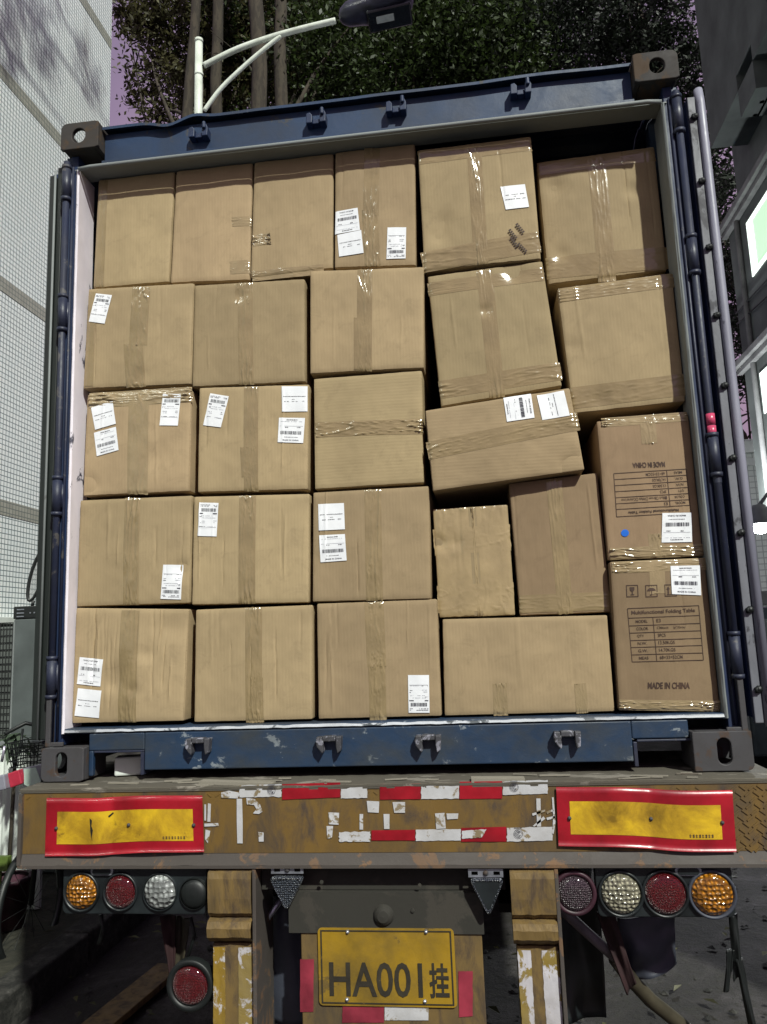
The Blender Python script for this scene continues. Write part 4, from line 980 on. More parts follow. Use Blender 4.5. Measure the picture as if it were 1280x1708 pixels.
# white tape characters on the beam
def stroke(mb, pts, y=yT - .0016):
    q_ = MB(); q_.add([tuple(at(u, v, y=y)) for u, v in pts][::-1], [tuple(range(len(pts)))]); mesh('tape_stroke', q_, M['white_tape'], beam)
mb = None
stroke(mb, [(369, 1322), (382, 1319), (398, 1322), (400, 1326), (396, 1332), (369, 1331)])
stroke(mb, [(395, 1332.5), (404, 1332.5), (405, 1370), (405, 1407), (396, 1407), (395, 1370)])
stroke(mb, [(411, 1331), (425, 1333), (434, 1342), (438, 1354), (432, 1358), (422, 1357), (428, 1350), (424, 1343), (412, 1342)])
stroke(mb, [(347, 1340), (352, 1341), (351, 1371), (346, 1371)]); stroke(mb, [(341, 1374), (364, 1373), (365, 1378), (341, 1379)]); stroke(mb, [(343, 1384), (351, 1386), (347, 1407), (342, 1400)]); stroke(mb, [(341, 1342), (344, 1342), (344, 1369), (341, 1369)])
for a in [[(431, 1388), (440, 1389), (440, 1404), (432, 1404)], [(548, 1355), (566, 1356), (565, 1376), (549, 1375)], [(612, 1336), (633, 1337), (632, 1356), (614, 1355)], [(655, 1338), (676, 1338), (676, 1356), (658, 1356)], [(726, 1357), (742, 1356), (744, 1382), (728, 1383)], [(745, 1357), (765, 1357), (764, 1366), (746, 1367)], [(545, 1378), (556, 1378), (554, 1398), (546, 1399)], [(640, 1358), (650, 1358), (650, 1383), (641, 1383)], [(600, 1358), (606, 1358), (606, 1384), (600, 1384)]]:
    stroke(mb, a)
stroke(mb, [(895, 1332), (902, 1332), (903, 1379), (896, 1379)]); stroke(mb, [(888, 1357), (910, 1350), (910, 1354), (889, 1361)]); stroke(mb, [(889, 1378), (907, 1362), (910, 1366), (892, 1379)]); stroke(mb, [(912, 1354), (923, 1350), (924, 1353), (913, 1358)]); stroke(mb, [(912, 1364), (927, 1361), (927, 1365), (913, 1368)]); stroke(mb, [(921, 1330), (924, 1330), (927, 1371), (924, 1391), (922, 1391), (923, 1360)])

# lower rear frame
for side, (xa, xb) in ((-1, (-.558, -.412)), (1, (.420, .556))):
    mb = MB()
    mb.grid(lambda a, b: (xa + (xb - xa) * a, BY + .035 - [.000, .030, .046, .050, .050, .046, .030, .020, .050, .060, .056, .030, 0][int(b * 12 + .5)] + .003 * noise.noise(Vector((a * 5, b * 9, side))), BZ0 - .011 - [0, .004, .012, .03, .09, .135, .150, .152, .160, .178, .205, .225, .232][int(b * 12 + .5)] + .002 * noise.noise(Vector((a * 7, b * 4, side + 4)))), 14, 12)
    mb.box(xa, xb, BY + .0355, BY + .12, BZ0 - .243, BZ0 - .012)
    bump_ = mesh('buffer_block', mb, M['beam_dirty'], tr)
    mb = MB(); zt = BZ0 - .244; zb = -1.02
    mb.box(xa + .008, xb + .0, BY + .012, BY + .09, zb, zt)
    leg = mesh('upright', mb, M['beam_dirty'], tr, False, .004)
    for x0, x1 in ((xa + .010, xa + .050), (xb - .052, xb - .002)):
        mb = MB(); mb.grid(lambda a, b: (x0 + (x1 - x0) * a + .002 * noise.noise(Vector((b * 30, a * 3, x0))), BY + .0105 - .0012 * noise.noise(Vector((a * 3, b * 20, x0))), zt - .012 + (zb - zt + .02) * b), 4, 60)
        o_ = mesh('reflective_strip', mb, M['white_stripe'] if side > 0 or x0 > xa + .06 else M['yellow_stripe'], leg)
    mb = MB()
    s_ = xb + .0008 if side < 0 else xb + .0008
    mb.box(s_, s_ + .012, BY - .006, BY + .20, zb, BZ0 - .012); mesh('side_plate', mb, M['beam_edge'], leg, False, .002)
mb = MB(); mb.box(-1.15, 1.15, .085, .14, -1.02, -.92)
mesh('underrun_bar', mb, M['beam_dirty'], tr, False, .006)
for s in (-1, 1):   # main chassis rails and cross members far under the container
    mb = MB(); mb.box(*sorted((s * .38, s * .52)), .22, 11.8, -.50, -.47); mb.box(*sorted((s * .38, s * .52)), .22, 11.8, -.055, -.03); mb.box(*sorted((s * .44, s * .46)), .22, 11.8, -.469, -.056); mesh('chassis_rail', mb, M['undercarriage'], tr)
mb = MB()
for y in (.6, 2.2, 4, 6, 8, 10): mb.box(-1.2, 1.2, y, y + .1, -.20, -.06)
mesh('cross_member', mb, M['undercarriage'], tr)
# wheels (two axles under the load)
def wheel(x0, x1, y, zc, r):
    w = MB(); prof = [(r * .6, x0), (r * .93, x0), (r, x0 + .04), (r, x1 - .04), (r * .93, x1), (r * .6, x1)]
    n_ = 36
    for rad_, xx in prof:
        for j in range(n_): a = 2 * PI * j / n_; w.v.append((xx, y + rad_ * math.cos(a), zc + rad_ * math.sin(a)))
    for i in range(len(prof) - 1):
        for j in range(n_): a = i * n_ + j; b = i * n_ + (j + 1) % n_; w.f.append((a, b, b + n_, a + n_))
    t = mesh('wheel', w, M['black'], tr, True)
    w = MB()
    for xx, rr_ in ((x0 + .05, r * .6), (x1 - .05, r * .6)):
        b = len(w.v); w.v.append((xx, y, zc))
        for j in range(n_): a = 2 * PI * j / n_; w.v.append((xx, y + rr_ * math.cos(a), zc + rr_ * math.sin(a)))
        for j in range(n_): w.f.append((b, b + 1 + j, b + 1 + (j + 1) % n_))
    mesh('rim', w, M['casting'], t, True)
for y in (3.4, 4.75):
    for s in (-1, 1):
        a, b = sorted((s * .72, s * 1.02)); wheel(a, b, y, ZG + .5, .5)
    mb = MB(); mb.tube([(-.72, y, ZG + .5), (.72, y, ZG + .5)], .07, 12); mesh('axle', mb, M['undercarriage'], tr, True)
# centre plates
mb = MB(); mb.box(-.395, .405, BY + .055, BY + .075, -.345, -.264); mb.box(-.30, .33, BY + .030, BY + .054, -.47, -.3465)
p = at(640, 1527, y=BY + .03)
mb.lathe((p.x, BY + .030, p.z), [(0, -.020), (.018, -.018), (.028, -.010), (.034, 0)], 24)
for dx, dz in ((.095, .015), (.12, .09), (-.2, .1)): mb.lathe((p.x + dx, BY + .0285, p.z + dz), [(0, -.004), (.006, -.003), (.007, .002)], 8)
mesh('rear_cross_plate', mb, M['undercarriage'], tr, True if False else False)
mb = MB(); mb.box(.075, .115, BY + .0535, BY + .0545, -.322, -.318)
put_text(mb, 'A5081', lambda a, b: (at(708, 1480, y=BY + .0535).x + .050 * a, BY + .0535, at(708, 1480, y=BY + .0535).z + .018 * b), 0, 1, 0, 1, .01)
# number plate board
mb = MB(); mb.box(-.262, .322, BY + .036, BY + .052, -.80, -.4705); pbd = mesh('plate_board', mb, M['beam_dirty'], tr, False, .003)
yP = BY + .030
fP = bq((533, 1549), (757, 1549), (757, 1677), (533, 1677), yP)
mb = MB()
def rq(w, h, r, n_=6):
    pts = []
    for cx, cz, a_ in ((w - r, h - r, 0), (r, h - r, 90), (r, r, 180), (w - r, r, 270)):
        for i in range(n_ + 1): t = rad(a_ + 90 * i / n_); pts.append((cx + r * math.cos(t), cz + r * math.sin(t)))
    return pts
A_, B_ = fP(0, 0), fP(1, 1); Wp, Hp = B_.x - A_.x, B_.z - A_.z
mb.prism([(A_.x + x, A_.z + z) for x, z in rq(Wp, Hp, .014)], yP - .001, yP + .005)
plate = mesh('number_plate', mb, M['plate_yellow'], tr)
mb = MB(); fn = lambda a, b: (A_.x + Wp * a, yP - .0022, A_.z + Hp * b)
for (s0, s1, t0, t1) in ((.02, .98, .03, .045), (.02, .98, .955, .97), (.02, .03, .045, .955), (.97, .98, .045, .955)): put_rect(mb, fn, s0, s1, t0, t1)
put_text(mb, 'HA001', fn, .08, .76, .12, .56, .012); put_text(mb, '\u6302', fn, .81, .95, .12, .56, .02)
em = MB(); em.v = mb.v; em.f = mb.f; pl_o = mesh('plate_lettering', em, M['plate_ink'], plate); sm_ = pl_o.modifiers.new('emboss', 'SOLIDIFY'); sm_.thickness = .0016; sm_.offset = 0
for u, v in ((580, 1555), (579, 1668), (709, 1671), (711, 1555)):
    c_ = at(u, v, y=yP - .002); mb = MB(); mb.lathe(c_, [(0, -.006), (.004, -.005), (.006, -.001), (.007, .002)], 12); mesh('plate_screw', mb, M['steel'], plate, True)
tapeq('red_reflective_tape', [(501, 1600), (524, 1600), (523, 1688), (501, 1688)], M['red_faded'], pbd, BY + .0345, .002, 20)
tapeq('red_reflective_tape', [(765, 1620), (789, 1620), (789, 1695), (766, 1697)], M['red_faded'], pbd, BY + .0345, .002, 21)
tapeq('red_reflective_tape', [(572, 1679), (641, 1679), (641, 1706), (571, 1706)], M['red_faded'], pbd, BY + .0345, .001, 22)
w_ = tapeq('white_reflective_tape', [(642, 1679), (715, 1679), (715, 1702), (642, 1702)], M['white_tape'], pbd, BY + .0345, .001, 23)
# triangle reflectors
def triangle(uv3, br, mat, lab):
    P3 = [at(u, v, y=BY - .008) for u, v in uv3]; c0 = sum(P3, Vector()) / 3
    def rr_(pts, r, n_=5):
        out_ = []
        m = len(pts)
        for i in range(m):
            a, b, c = pts[i - 1], pts[i], pts[(i + 1) % m]; d1 = (a - b).normalized(); d2 = (c - b).normalized()
            k_ = r / math.tan(d1.angle(d2) / 2); s_, e_ = b + d1 * k_, b + d2 * k_
            for j in range(n_ + 1):
                t = j / n_; out_.append((s_ * (1 - t) ** 2 + b * 2 * t * (1 - t) + e_ * t * t))
        return out_
    outp = rr_(P3, .012); inp = [c0 + (p - c0) * .80 for p in outp]
    mb = MB(); n_ = len(outp)
    for ring, y in ((outp, BY + .012), (outp, BY - .008), ([c0 + (p - c0) * .92 for p in outp], BY - .016), (inp, BY - .012)):
        for p in ring: mb.v.append((p.x, y, p.z))
    for L in range(3):
        for i in range(n_): j = (i + 1) % n_; mb.f.append((L * n_ + i, L * n_ + j, (L + 1) * n_ + j, (L + 1) * n_ + i))
    T = mesh('triangle_reflector', mb, M['reflector_clear'], tr, True); T['label'] = lab
    mb = MB(); mb.add([(p.x, BY - .0105, p.z) for p in inp][::-1], [tuple(range(n_))]); mesh('reflector_lens', mb, mat, T)
    a, b = [at(u, v, y=BY - .002) for u, v in br]
    mb = MB(); x0, x1, z1, z0 = a.x, b.x, a.z, b.z; m = (x0 + x1) / 2; h_ = z1 - z0
    mb.box(x0, x1, BY, BY + .004, z1 - h_ * .3, z1); mb.box(x0, x1, BY, BY + .004, z0, z0 + h_ * .25)
    for xa, xb in ((x0, x0 + .010), (x0 + .030, m - .007), (m + .007, x1 - .030), (x1 - .010, x1)): mb.box(xa, xb, BY, BY + .004, z0 + h_ * .2505, z1 - h_ * .3005)
    B = mesh('bracket', mb, M['steel'], T)
    mb = MB(); mb.lathe((m, BY - .001, (z0 + z1) / 2), [(0, -.006), (.006, -.005), (.009, 0)], 12); mesh('bolt', mb, M['casting'], T, True)
triangle([(448, 1463), (508, 1463), (478, 1522)], [(452, 1445), (506, 1458)], M['reflector_clear'], 'upside-down triangle reflector, the left, clearer one')
triangle([(782, 1466), (842, 1466), (816, 1532)], [(781, 1450), (840, 1464)], M['lamp_body'], 'upside-down triangle reflector, the right, darker one')
# lamps
def lamp(u, v, r_px, mat, par, name='rear_lamp', ring=M['lamp_body'], yb=BY - .004, lab=None, rim=1.2):
    c_ = at(u, v, y=yb); r = r_px / 1300 * (c_ - CAM).length
    mb = MB(); mb.lathe(c_, [(r * rim, .02), (r * rim, -.008), (r * (rim - .05), -.012), (r * 1.07, -.011), (r * 1.03, -.004), (r * .98, .0)], 40)
    o = mesh(name, mb, ring, par, True)
    if lab: o['label'] = lab
    mb = MB(); mb.lathe(c_, [(r * 1.02, -.004), (r * .95, -.012), (r * .75, -.018), (r * .45, -.021), (.0001, -.022)], 40); mesh('lens', mb, mat, o, True)
    return o
def panel(u0, u1, v0, v1, y):
    a, b = at(u0, v0, y=y), at(u1, v1, y=y)
    mb = MB(); w, h = b.x - a.x, a.z - b.z
    mb.prism([(a.x + x, b.z + z) for x, z in rq(w, h, .018)], y, y + .045); return mesh('lamp_panel', mb, M['lamp_body'], tr, False, .003)
yl = BY + .02
pl = panel(106, 345, 1444, 1526, yl); pr = panel(992, 1229, 1443, 1531, yl)
lamp(137, 1487, 22.5, M['amber'], pl, yb=yl, lab='amber round lamp'); lamp(202, 1487, 22, M['red_lens'], pl, yb=yl, lab='red round lamp'); lamp(268, 1487, 23.5, M['clear_lens'], pl, yb=yl, lab='clear round lamp', rim=1.12); lamp(325, 1490, 20, M['black'], pl, yb=yl, ring=M['black'], lab='black round lamp without a lens', rim=1.1)
lamp(1036, 1490, 27, M['cream_lens'], pr, yb=yl, lab='cream round lamp'); lamp(1110, 1490, 27.5, M['red_lens'], pr, yb=yl, lab='red round lamp'); lamp(1188, 1491, 27.5, M['amber'], pr, yb=yl, ring=M['mudflap'], lab='amber round lamp')
lamp(959, 1489, 24, M['pink_lens'], tr, yb=yl, ring=M['maroon'], lab='faded pink round lamp in a maroon surround', rim=1.3)
lo = lamp(318, 1643, 25, M['red_lens'], tr, yb=BY + .03, ring=M['black'], lab='low red round lamp in a black housing', rim=1.35)
mb = MB(); c_ = at(318, 1643, y=BY + .05); mb.box(c_.x - .02, c_.x + .10, BY + .052, BY + .085, c_.z - .05, c_.z + .06); mesh('lamp_bracket', mb, M['black'], lo)
def marker(u, v, par):
    c_ = at(u, v, y=yl - .004); mb = MB(); w, h = .040, .019
    mb.prism([(c_.x - w + x, c_.z - h / 2 - .004 + z) for x, z in rq(2 * w, h + .008, .0125)], yl - .010, yl + .002); o = mesh('marker_lamp', mb, M['steel'], par, False, .002)
    mb = MB(); mb.prism([(c_.x - w + .008 + x, c_.z - h / 2 + z) for x, z in rq(2 * w - .016, h, .009)], yl - .0135, yl - .0105); mesh('marker_lens', mb, M['lamp_body'], o, False, .002)
marker(171, 1453, pl); marker(1148, 1453, pr)
# mudflaps, straps, pipes
def flap(q, y, mat, name='mudflap', wav=.02, seed=0):
    f = bq(*q, y); mb = MB(); mb.grid(lambda a, b: (lambda p: (p.x, p.y + wav * math.sin(a * 5 + b * 2 + seed) + wav * .6 * noise.noise(Vector((a * 3, b * 3, seed))), p.z))(f(a, b)), 24, 20)
    o = mesh(name, mb, mat, tr, True); m = o.modifiers.new('thick', 'SOLIDIFY'); m.thickness = .006; return o
flap([(1028, 1528), (1128, 1528), (1132, 1612), (1038, 1640)], .16, M['mudflap'], wav=.03, seed=2)
flap([(452, 1494), (508, 1494), (508, 1708), (432, 1708)], .12, M['mudflap'], wav=.015, seed=1)
flap([(930, 1500), (1000, 1500), (1012, 1700), (932, 1705)], .30, M['lamp_body'], wav=.02, seed=4)
flap([(268, 1528), (292, 1528), (288, 1625), (282, 1625)], .06, M['dark_red_cloth'], 'hanging_strap', .008, 3)
flap([(294, 1530), (320, 1530), (300, 1640), (288, 1655)], .09, M['hose'], 'hanging_strap', .010, 5)
flap([(996, 1524), (1026, 1524), (1060, 1640), (1048, 1660)], .05, M['dark_red_cloth'], 'hanging_strap', .010, 6)
flap([(1216, 1526), (1232, 1526), (1238, 1620), (1226, 1640)], .08, M['black'], 'hanging_strap', .008, 7)
flap([(1226, 1600), (1240, 1600), (1262, 1708), (1250, 1715)], .08, M['black'], 'hanging_strap', .008, 8)
flap([(1214, 1585), (1224, 1585), (1218, 1655), (1207, 1655)], .08, M['black'], 'hanging_strap', .006, 9)
def tp(name, pts, r, mat, n_=12):
    mb = MB(); mb.tube([at(u, v, y=y) for u, v, y in pts], r, n_); return mesh(name, mb, mat, tr, True)
tp('slanting_pipe', [(905, 1478, .02), (930, 1510, .03), (980, 1556, .06), (1025, 1596, .10)], .017, M['pipe'])
tp('air_hose', [(1026, 1598, .12), (1050, 1630, .15), (1085, 1668, .2), (1140, 1712, .25), (1180, 1760, .3)], .024, M['hose'])
tp('strut', [(470, 1500, .05), (437, 1545, .06), (415, 1560, .08)], .010, M['steel'])
tp('air_hose', [(430, 1640, .25), (455, 1625, .2), (505, 1612, .2)], .02, M['black'])
tp('lamp_cable', [(168, 1526, .02), (172, 1550, .03), (165, 1575, .03)], .007, M['black'])
tp('lamp_cable', [(318, 1530, .03), (325, 1560, .04), (312, 1600, .03)], .006, M['black'])

# ================================================================== LEFT BUILDING
XL = -3.9
e0 = at(183, 200, x=XL); YE = e0.y
zb = [at(0, 117, x=XL).z, at(0, 478, x=XL).z, at(0, 845, x=XL).z]; step = (zb[0] - zb[2]) / 2
lb = thing('tiled_building', 'tall building faced with small white mosaic tiles and thin grey bands, branch shadows on it', 'building', (XL - 3, 0, ZG))
mb = MB(); mb.box(XL - 8, XL, -9, YE, ZG, 22); mesh('wall', mb, M['mosaic'], lb)
mb = MB()
z = zb[2] - step
while z < 21:
    if z > ZG + .3: mb.box(XL - 7.99, XL + .004, -8.99, YE + .004, z - .07, z + .07)
    z += step
mesh('wall_band', mb, M['mosaic_band'], lb)
pz = at(0, 1034, x=XL).z
mb = MB(); mb.box(XL + .005, XL + .11, -6, YE, pz - .04, pz + .02); mesh('wall_ledge', mb, M['white_plastic'], lb, False, .005)
mb = MB(); mb.box(XL + .006, XL + .05, -8, YE, ZG + .1, pz - .041); mesh('plinth', mb, M['render_dark'], lb)

# ================================================================== RIGHT BUILDING
XR = 3.3
def rx(u, v): return at(u, v, x=XR)
ye = at(1217, 400, x=XR).y; zl1 = at(1217, 385, x=XR).z; zl2 = at(1240, 616, x=XR).z
rb = thing('grey_building', 'dark grey rendered building with mouldings, a lit green window and a dark upper opening', 'building', (XR + 3, 0, ZG))
mb = MB()
zo = at(1240, 900, x=XR).z; mb.box(XR, XR + 9, -0.8, ye, zo, zl1); mb.box(XR + 2.6, XR + 8.9, -0.7, ye - .1, ZG, zo - .001); mb.box(XR + .02, XR + .4, ye - .5, ye - .1, ZG, zo - .001) if False else None
mb.box(XR + .12, XR + 9, -0.8, ye - .05, zl1 + .001, 14)
mesh('wall', mb, M['render_grey'], rb)
def moulding(z):
    mb = MB(); mb.box(XR - .10, XR - .001, -0.8, ye + .10, z, z + .07); mb.box(XR - .06, XR - .001, -0.8, ye + .06, z - .06, z - .001); mb.box(XR - .001 + .001, XR + 9, ye + .001, ye + .10, z, z + .07)
    mesh('moulding', mb, M['ledge'], rb, False, .008)
moulding(zl1); moulding(zl2)
# projecting upper bay with the dark opening
b0 = at(1196, 228, x=XR - .25); bz = b0.z; by1 = b0.y + .2
w0 = at(1230, 205, x=XR - .25); w1 = at(1262, 100, x=XR - .25)
wy0, wy1 = at(1262, 150, x=XR - .25).y, at(1231, 150, x=XR - .25).y; wz0, wz1 = at(1231, 208, x=XR - .25).z, at(1231, 120, x=XR - .25).z
mb = MB(); xb_ = XR - .25
mb.box(xb_, XR + .119, wy1, by1, bz, 13.5); mb.box(xb_, XR + .119, -0.8, wy0, bz, 13.5); mb.box(xb_, XR + .119, wy0 + .0005, wy1 - .0005, bz, wz0); mb.box(xb_, XR + .119, wy0 + .0005, wy1 - .0005, wz1, 13.5)
mesh('upper_bay', mb, M['render_dark'], rb)
mb = MB(); mb.box(xb_ + .14, xb_ + .16, wy0, wy1, wz0, wz1); W_ = mesh('dark_window', mb, M['glass_dark'], rb)
mb = MB(); mb.box(xb_ + .10, xb_ + .139, (wy0 + wy1) / 2 - .02, (wy0 + wy1) / 2 + .02, wz0, wz1); mb.box(xb_ + .10, xb_ + .139, wy1 - .04, wy1 - .001, wz0, wz1); mesh('window_frame', mb, M['render_dark'], W_)
# lit window
gy1 = at(1250, 400, x=XR).y; gz0, gz1 = at(1257, 462, x=XR).z, at(1247, 372, x=XR).z; gy0 = gy1 - 1.5
mb = MB(); mb.box(XR - .006, XR - .002, gy0, gy1 - .10, gz0 + .05, gz1 - .05); gw = mesh('lit_window', mb, M['lit_green'], rb); gw['label'] = 'window glowing green beside its white frame'
mb = MB(); mb.box(XR - .012, XR - .002, gy1 - .095, gy1, gz0, gz1); mb.box(XR - .012, XR - .002, gy0, gy1 - .096, gz0, gz0 + .045); mb.box(XR - .012, XR - .002, gy0, gy1 - .096, gz1 - .045, gz1)
mb.box(XR - .013, XR - .0065, gy1 - .16, gy1 - .14, gz0 + .046, gz1 - .046)
mesh('window_frame', mb, M['lit_white'], gw)
gy = at(1272, 650, x=XR).y; gz0, gz1 = at(1274, 692, x=XR).z, at(1274, 618, x=XR).z
mb = MB(); mb.box(XR - .010, XR - .002, gy - 1.4, gy, gz0, gz1); mesh('lit_window', mb, M['lit_white'], rb)['label'] = 'narrow white lit window under the second moulding'
mb = MB(); mb.tube([(XR - .03, ye - .35, zl1 + .1), (XR - .03, ye - .35, zo + .02)], .028, 8); mesh('drain_pipe', mb, M['ledge'], rb, True)
for i_, (z_a, z_b) in enumerate(((zl2 + .5, zl2 + .2), (zl2 + .62, zl2 + .42))):
    mb = MB(); mb.tube(curve([(XR - .02, -.8, z_a), (XR - .05, 2, z_b), (XR - .02, ye, z_a)], 8), .008, 5); mesh('wall_cable', mb, M['black'], rb, True)
# floodlight on the building corner
fp = at(1268, 862, x=XR - .35)
fl = thing('floodlight', 'glaring white floodlight on a bracket at the corner of the grey building', 'lamp', tuple(fp))
mb = MB(); mb.lathe((fp.x, fp.y, fp.z - .05), [(.11, -.02), (.10, .10), (.05, .16), (.0001, .17)], 20, 'Z'); mb.tube([(fp.x, fp.y, fp.z + .1), (fp.x + .1, fp.y, fp.z + .22), (fp.x + .36, fp.y, fp.z + .22)], .018, 8); mesh('lamp_hood', mb, M['ledge'], fl, True)
mb = MB(); mb.lathe((fp.x, fp.y, fp.z - .06), [(.0001, -.10), (.05, -.085), (.085, -.04), (.10, .01), (.095, .03)], 20, 'Z'); mesh('lamp_glass', mb, M['lamp_glow'], fl, True)
ld = bpy.data.lights.new('floodlight_light', 'POINT'); lo_ = bpy.data.objects.new('floodlight_light', ld); COL.objects.link(lo_); lo_.location = fp + Vector((-.1, .15, -.22)); ld.energy = 260; ld.shadow_soft_size = .1; ld.color = (.93, .97, 1)
# far building at the end of the alley on the right
fb = thing('cream_tiled_building', 'pale tiled building far down the alley beside the floodlight', 'building', (5, 15, ZG))
mb = MB(); mb.box(1.8, 14, 11, 19, ZG, 3.6); mesh('wall', mb, M['mosaic_far'], fb)
zA, zB = at(1240, 742, y=11).z, at(1240, 757, y=11).z
mb = MB(); mb.box(1.7, 14, 10.90, 10.995, zB, zA + .04); mb.box(1.7, 14, 10.94, 10.995, zB - .22, zB - .09); mesh('ledge', mb, M['white_plastic'], fb)
zc = at(1240, 1000, y=11).z
mb = MB(); mb.box(1.7, 14, 10.85, 10.995, zc - .1, zc + .12); mesh('plinth_ledge', mb, M['ledge'], fb)

# ================================================================== STREET LAMP
P_ = lambda u, v, y=5.0: at(u, v, y=y)
sb = P_(331, 190)
stl = thing('street_lamp', 'unlit street lamp with a white pole, curved double arm and dark oval head', 'street lamp', (sb.x, 5.0, ZG + .13))
top = P_(332, 68)
mb = MB(); mb.tube([(sb.x, 5, ZG + .13), (sb.x, 5, sb.z), (top.x, 5, top.z)], [.062, .047, .042], 14); mb.tube([(top.x, 5, top.z - .02), (top.x, 5, top.z + .02)], .047, 14); mb.tube([(top.x, 5, P_(332, 122).z), (top.x, 5, P_(332, 126).z)], .049, 14)
mesh('pole', mb, M['lamp_pole'], stl, True)
mb = MB(); mb.tube(curve([P_(340, 109), P_(395, 82), P_(455, 61), P_(510, 46), P_(560, 34)]), .033, 12); mesh('arm', mb, M['lamp_pole'], stl, True)
mb = MB(); mb.tube(curve([P_(341, 184), P_(368, 148), P_(404, 113), P_(440, 82), P_(468, 60)]), .024, 12); mesh('brace', mb, M['lamp_pole'], stl, True)
h0 = P_(566, 30); h1 = P_(690, 2); ax = (h1 - h0); L = ax.length; ax.normalize(); sdv = Vector((0, 1, 0)); upv = ax.cross(sdv).normalized(); upv = upv if upv.z > 0 else -upv
mb = MB()
prof = [(0, .03), (.03, .10), (.12, .16), (.3, .18), (.5, .24), (.7, .25), (.88, .20), (.97, .10), (1.0, .01)]
ring = 20; b = len(mb.v)
for t, r in prof:
    for j in range(ring):
        a = 2 * PI * j / ring; uz = math.sin(a) * r * (.95 if math.sin(a) > 0 else .55); mb.v.append(tuple(h0 + ax * (L * t) + sdv * (math.cos(a) * r * .8) + upv * uz))
for i in range(len(prof) - 1):
    for j in range(ring): a_ = b + i * ring + j; c_ = b + i * ring + (j + 1) % ring; mb.f.append((a_, c_, c_ + ring, a_ + ring))
mesh('lamp_shell', mb, M['lamp_head'], stl, True)
mb = MB(); R_ = Matrix((ax, sdv, upv)).transposed(); cc = h0 + ax * L * .66 - upv * .135
mb.obox(cc, .50, .30, .05, R_); rim_ = mesh('lamp_bowl', mb, M['glass_dark'], stl, False, .02)
mb = MB(); mb.obox(h0 + ax * L * .60 - upv * .150 - sdv * .03, .20, .10, .035, R_); mesh('bulb_plate', mb, M['tube_off'], stl, False, .006)

# ================================================================== TREES
def tree(name, label, base, height, r0, crown, nleaf, mat, lsize, seed, lean=(0, 0), limbs=7, group='trees behind the container', clump=.9, trunk_r=None):
    """crown: list of (centre, radii) ellipsoids that leaf clumps fill"""
    rnd = random.Random(seed); T = thing(name, label, 'tree', base, group)
    B = Vector(base); mb = MB(); pts = []; n_ = 9
    n_ = 22
    for i in range(n_ + 1):
        t = i / n_; pts.append(B + Vector((lean[0] * t + .55 * (noise.noise(Vector((t * 6, seed, 0))) - noise.noise(Vector((3, seed, 0)))), lean[1] * t + .4 * noise.noise(Vector((t * 6, seed, 5))), height * t)))
    mb.tube(pts, [r0 * (1 - .45 * (i / n_)) * (1.25 if i == 0 else 1) for i in range(n_ + 1)], 12)
    trk = mesh('trunk', mb, M['bark'], T, True)
    mb = MB()
    for q in range(limbs):
        c, rdx = crown[q % len(crown)]; s_ = pts[rnd.randint(6, n_ - 9)]
        e_ = Vector(c) + Vector((rnd.uniform(-.8, .8) * rdx[0], rnd.uniform(-.8, .8) * rdx[1], rnd.uniform(-.6, .6) * rdx[2]))
        mid = (s_ + e_) / 2 + Vector((rnd.uniform(-.3, .3), rnd.uniform(-.3, .3), rnd.uniform(.1, .5)))
        mb.tube(curve([tuple(s_), tuple(mid), tuple(e_)], 5), [max(.012, r0 * .38 * (1 - k_ / 10.5)) for k_ in range(11)], 7)
        for w in range(4):
            m2 = mid.lerp(e_, rnd.uniform(.1, .9)); e2 = m2 + Vector((rnd.uniform(-1, 1), rnd.uniform(-1, 1), rnd.uniform(-.7, .9))) * .9
            mb.tube([m2, (m2 + e2) / 2 + Vector((0, 0, .1)), e2], [.022, .014, .006], 5)
    mesh('limb', mb, M['bark'], trk, True)['kind'] = 'stuff'
    mb = MB()
    vol = [a[1][0] * a[1][1] * a[1][2] for a in crown]; tot = sum(vol)
    for (c, rdx), vv in zip(crown, vol):
        k_ = int(nleaf * vv / tot); ncl = max(3, k_ // 45)
        for q in range(ncl):
            while True:
                d = Vector((rnd.uniform(-1, 1), rnd.uniform(-1, 1), rnd.uniform(-1, 1)))
                if d.length <= 1: break
            cc = Vector(c) + Vector((d.x * rdx[0], d.y * rdx[1], d.z * rdx[2])); cs = rnd.uniform(.25, .6) * clump
            for w in range(45):
                p = cc + Vector((rnd.gauss(0, cs), rnd.gauss(0, cs), rnd.gauss(0, cs * .6))); s_ = lsize * rnd.uniform(.6, 1.3)
                a1 = Vector((rnd.gauss(0, 1), rnd.gauss(0, 1), rnd.gauss(0, .8))).normalized(); a2 = a1.cross(Vector((rnd.gauss(0, 1), rnd.gauss(0, 1), rnd.gauss(0, 1)))).normalized()
                b = len(mb.v); mb.v += [tuple(p - a1 * s_), tuple(p + a2 * s_ * .42 - a1 * s_ * .1), tuple(p + a1 * s_), tuple(p - a2 * s_ * .42 - a1 * s_ * .1)]; mb.f.append((b, b + 1, b + 2, b + 3))
    mesh('crown', mb, M[mat], T)
    return T
def cr_(u, v, y, rx_, ry_, rz_): p = at(u, v, y=y); return ((p.x, p.y, p.z), (rx_, ry_, rz_))
def bs(u, y): p = at(u, 190, y=y); return (p.x, y, ZG + .1)
tree('leafy_tree', 'loose crowned tree against the lilac sky beside the white tiled building', bs(322, 13.5), 24, .17, [cr_(262, 80, 15.5, .8, 1.2, 1.2), cr_(320, 60, 16, 1.2, 1.4, 1.5), cr_(250, 5, 15.5, 1.3, 1.2, .9), cr_(330, 150, 15.5, 1.0, 1.2, .7), cr_(245, 150, 15.5, .45, .8, .6), cr_(300, 230, 15.5, 1.3, 1.0, .9), cr_(225, 30, 15.5, .5, .8, .5)], 13000, 'leaf_olive', .085, 21, clump=.5)
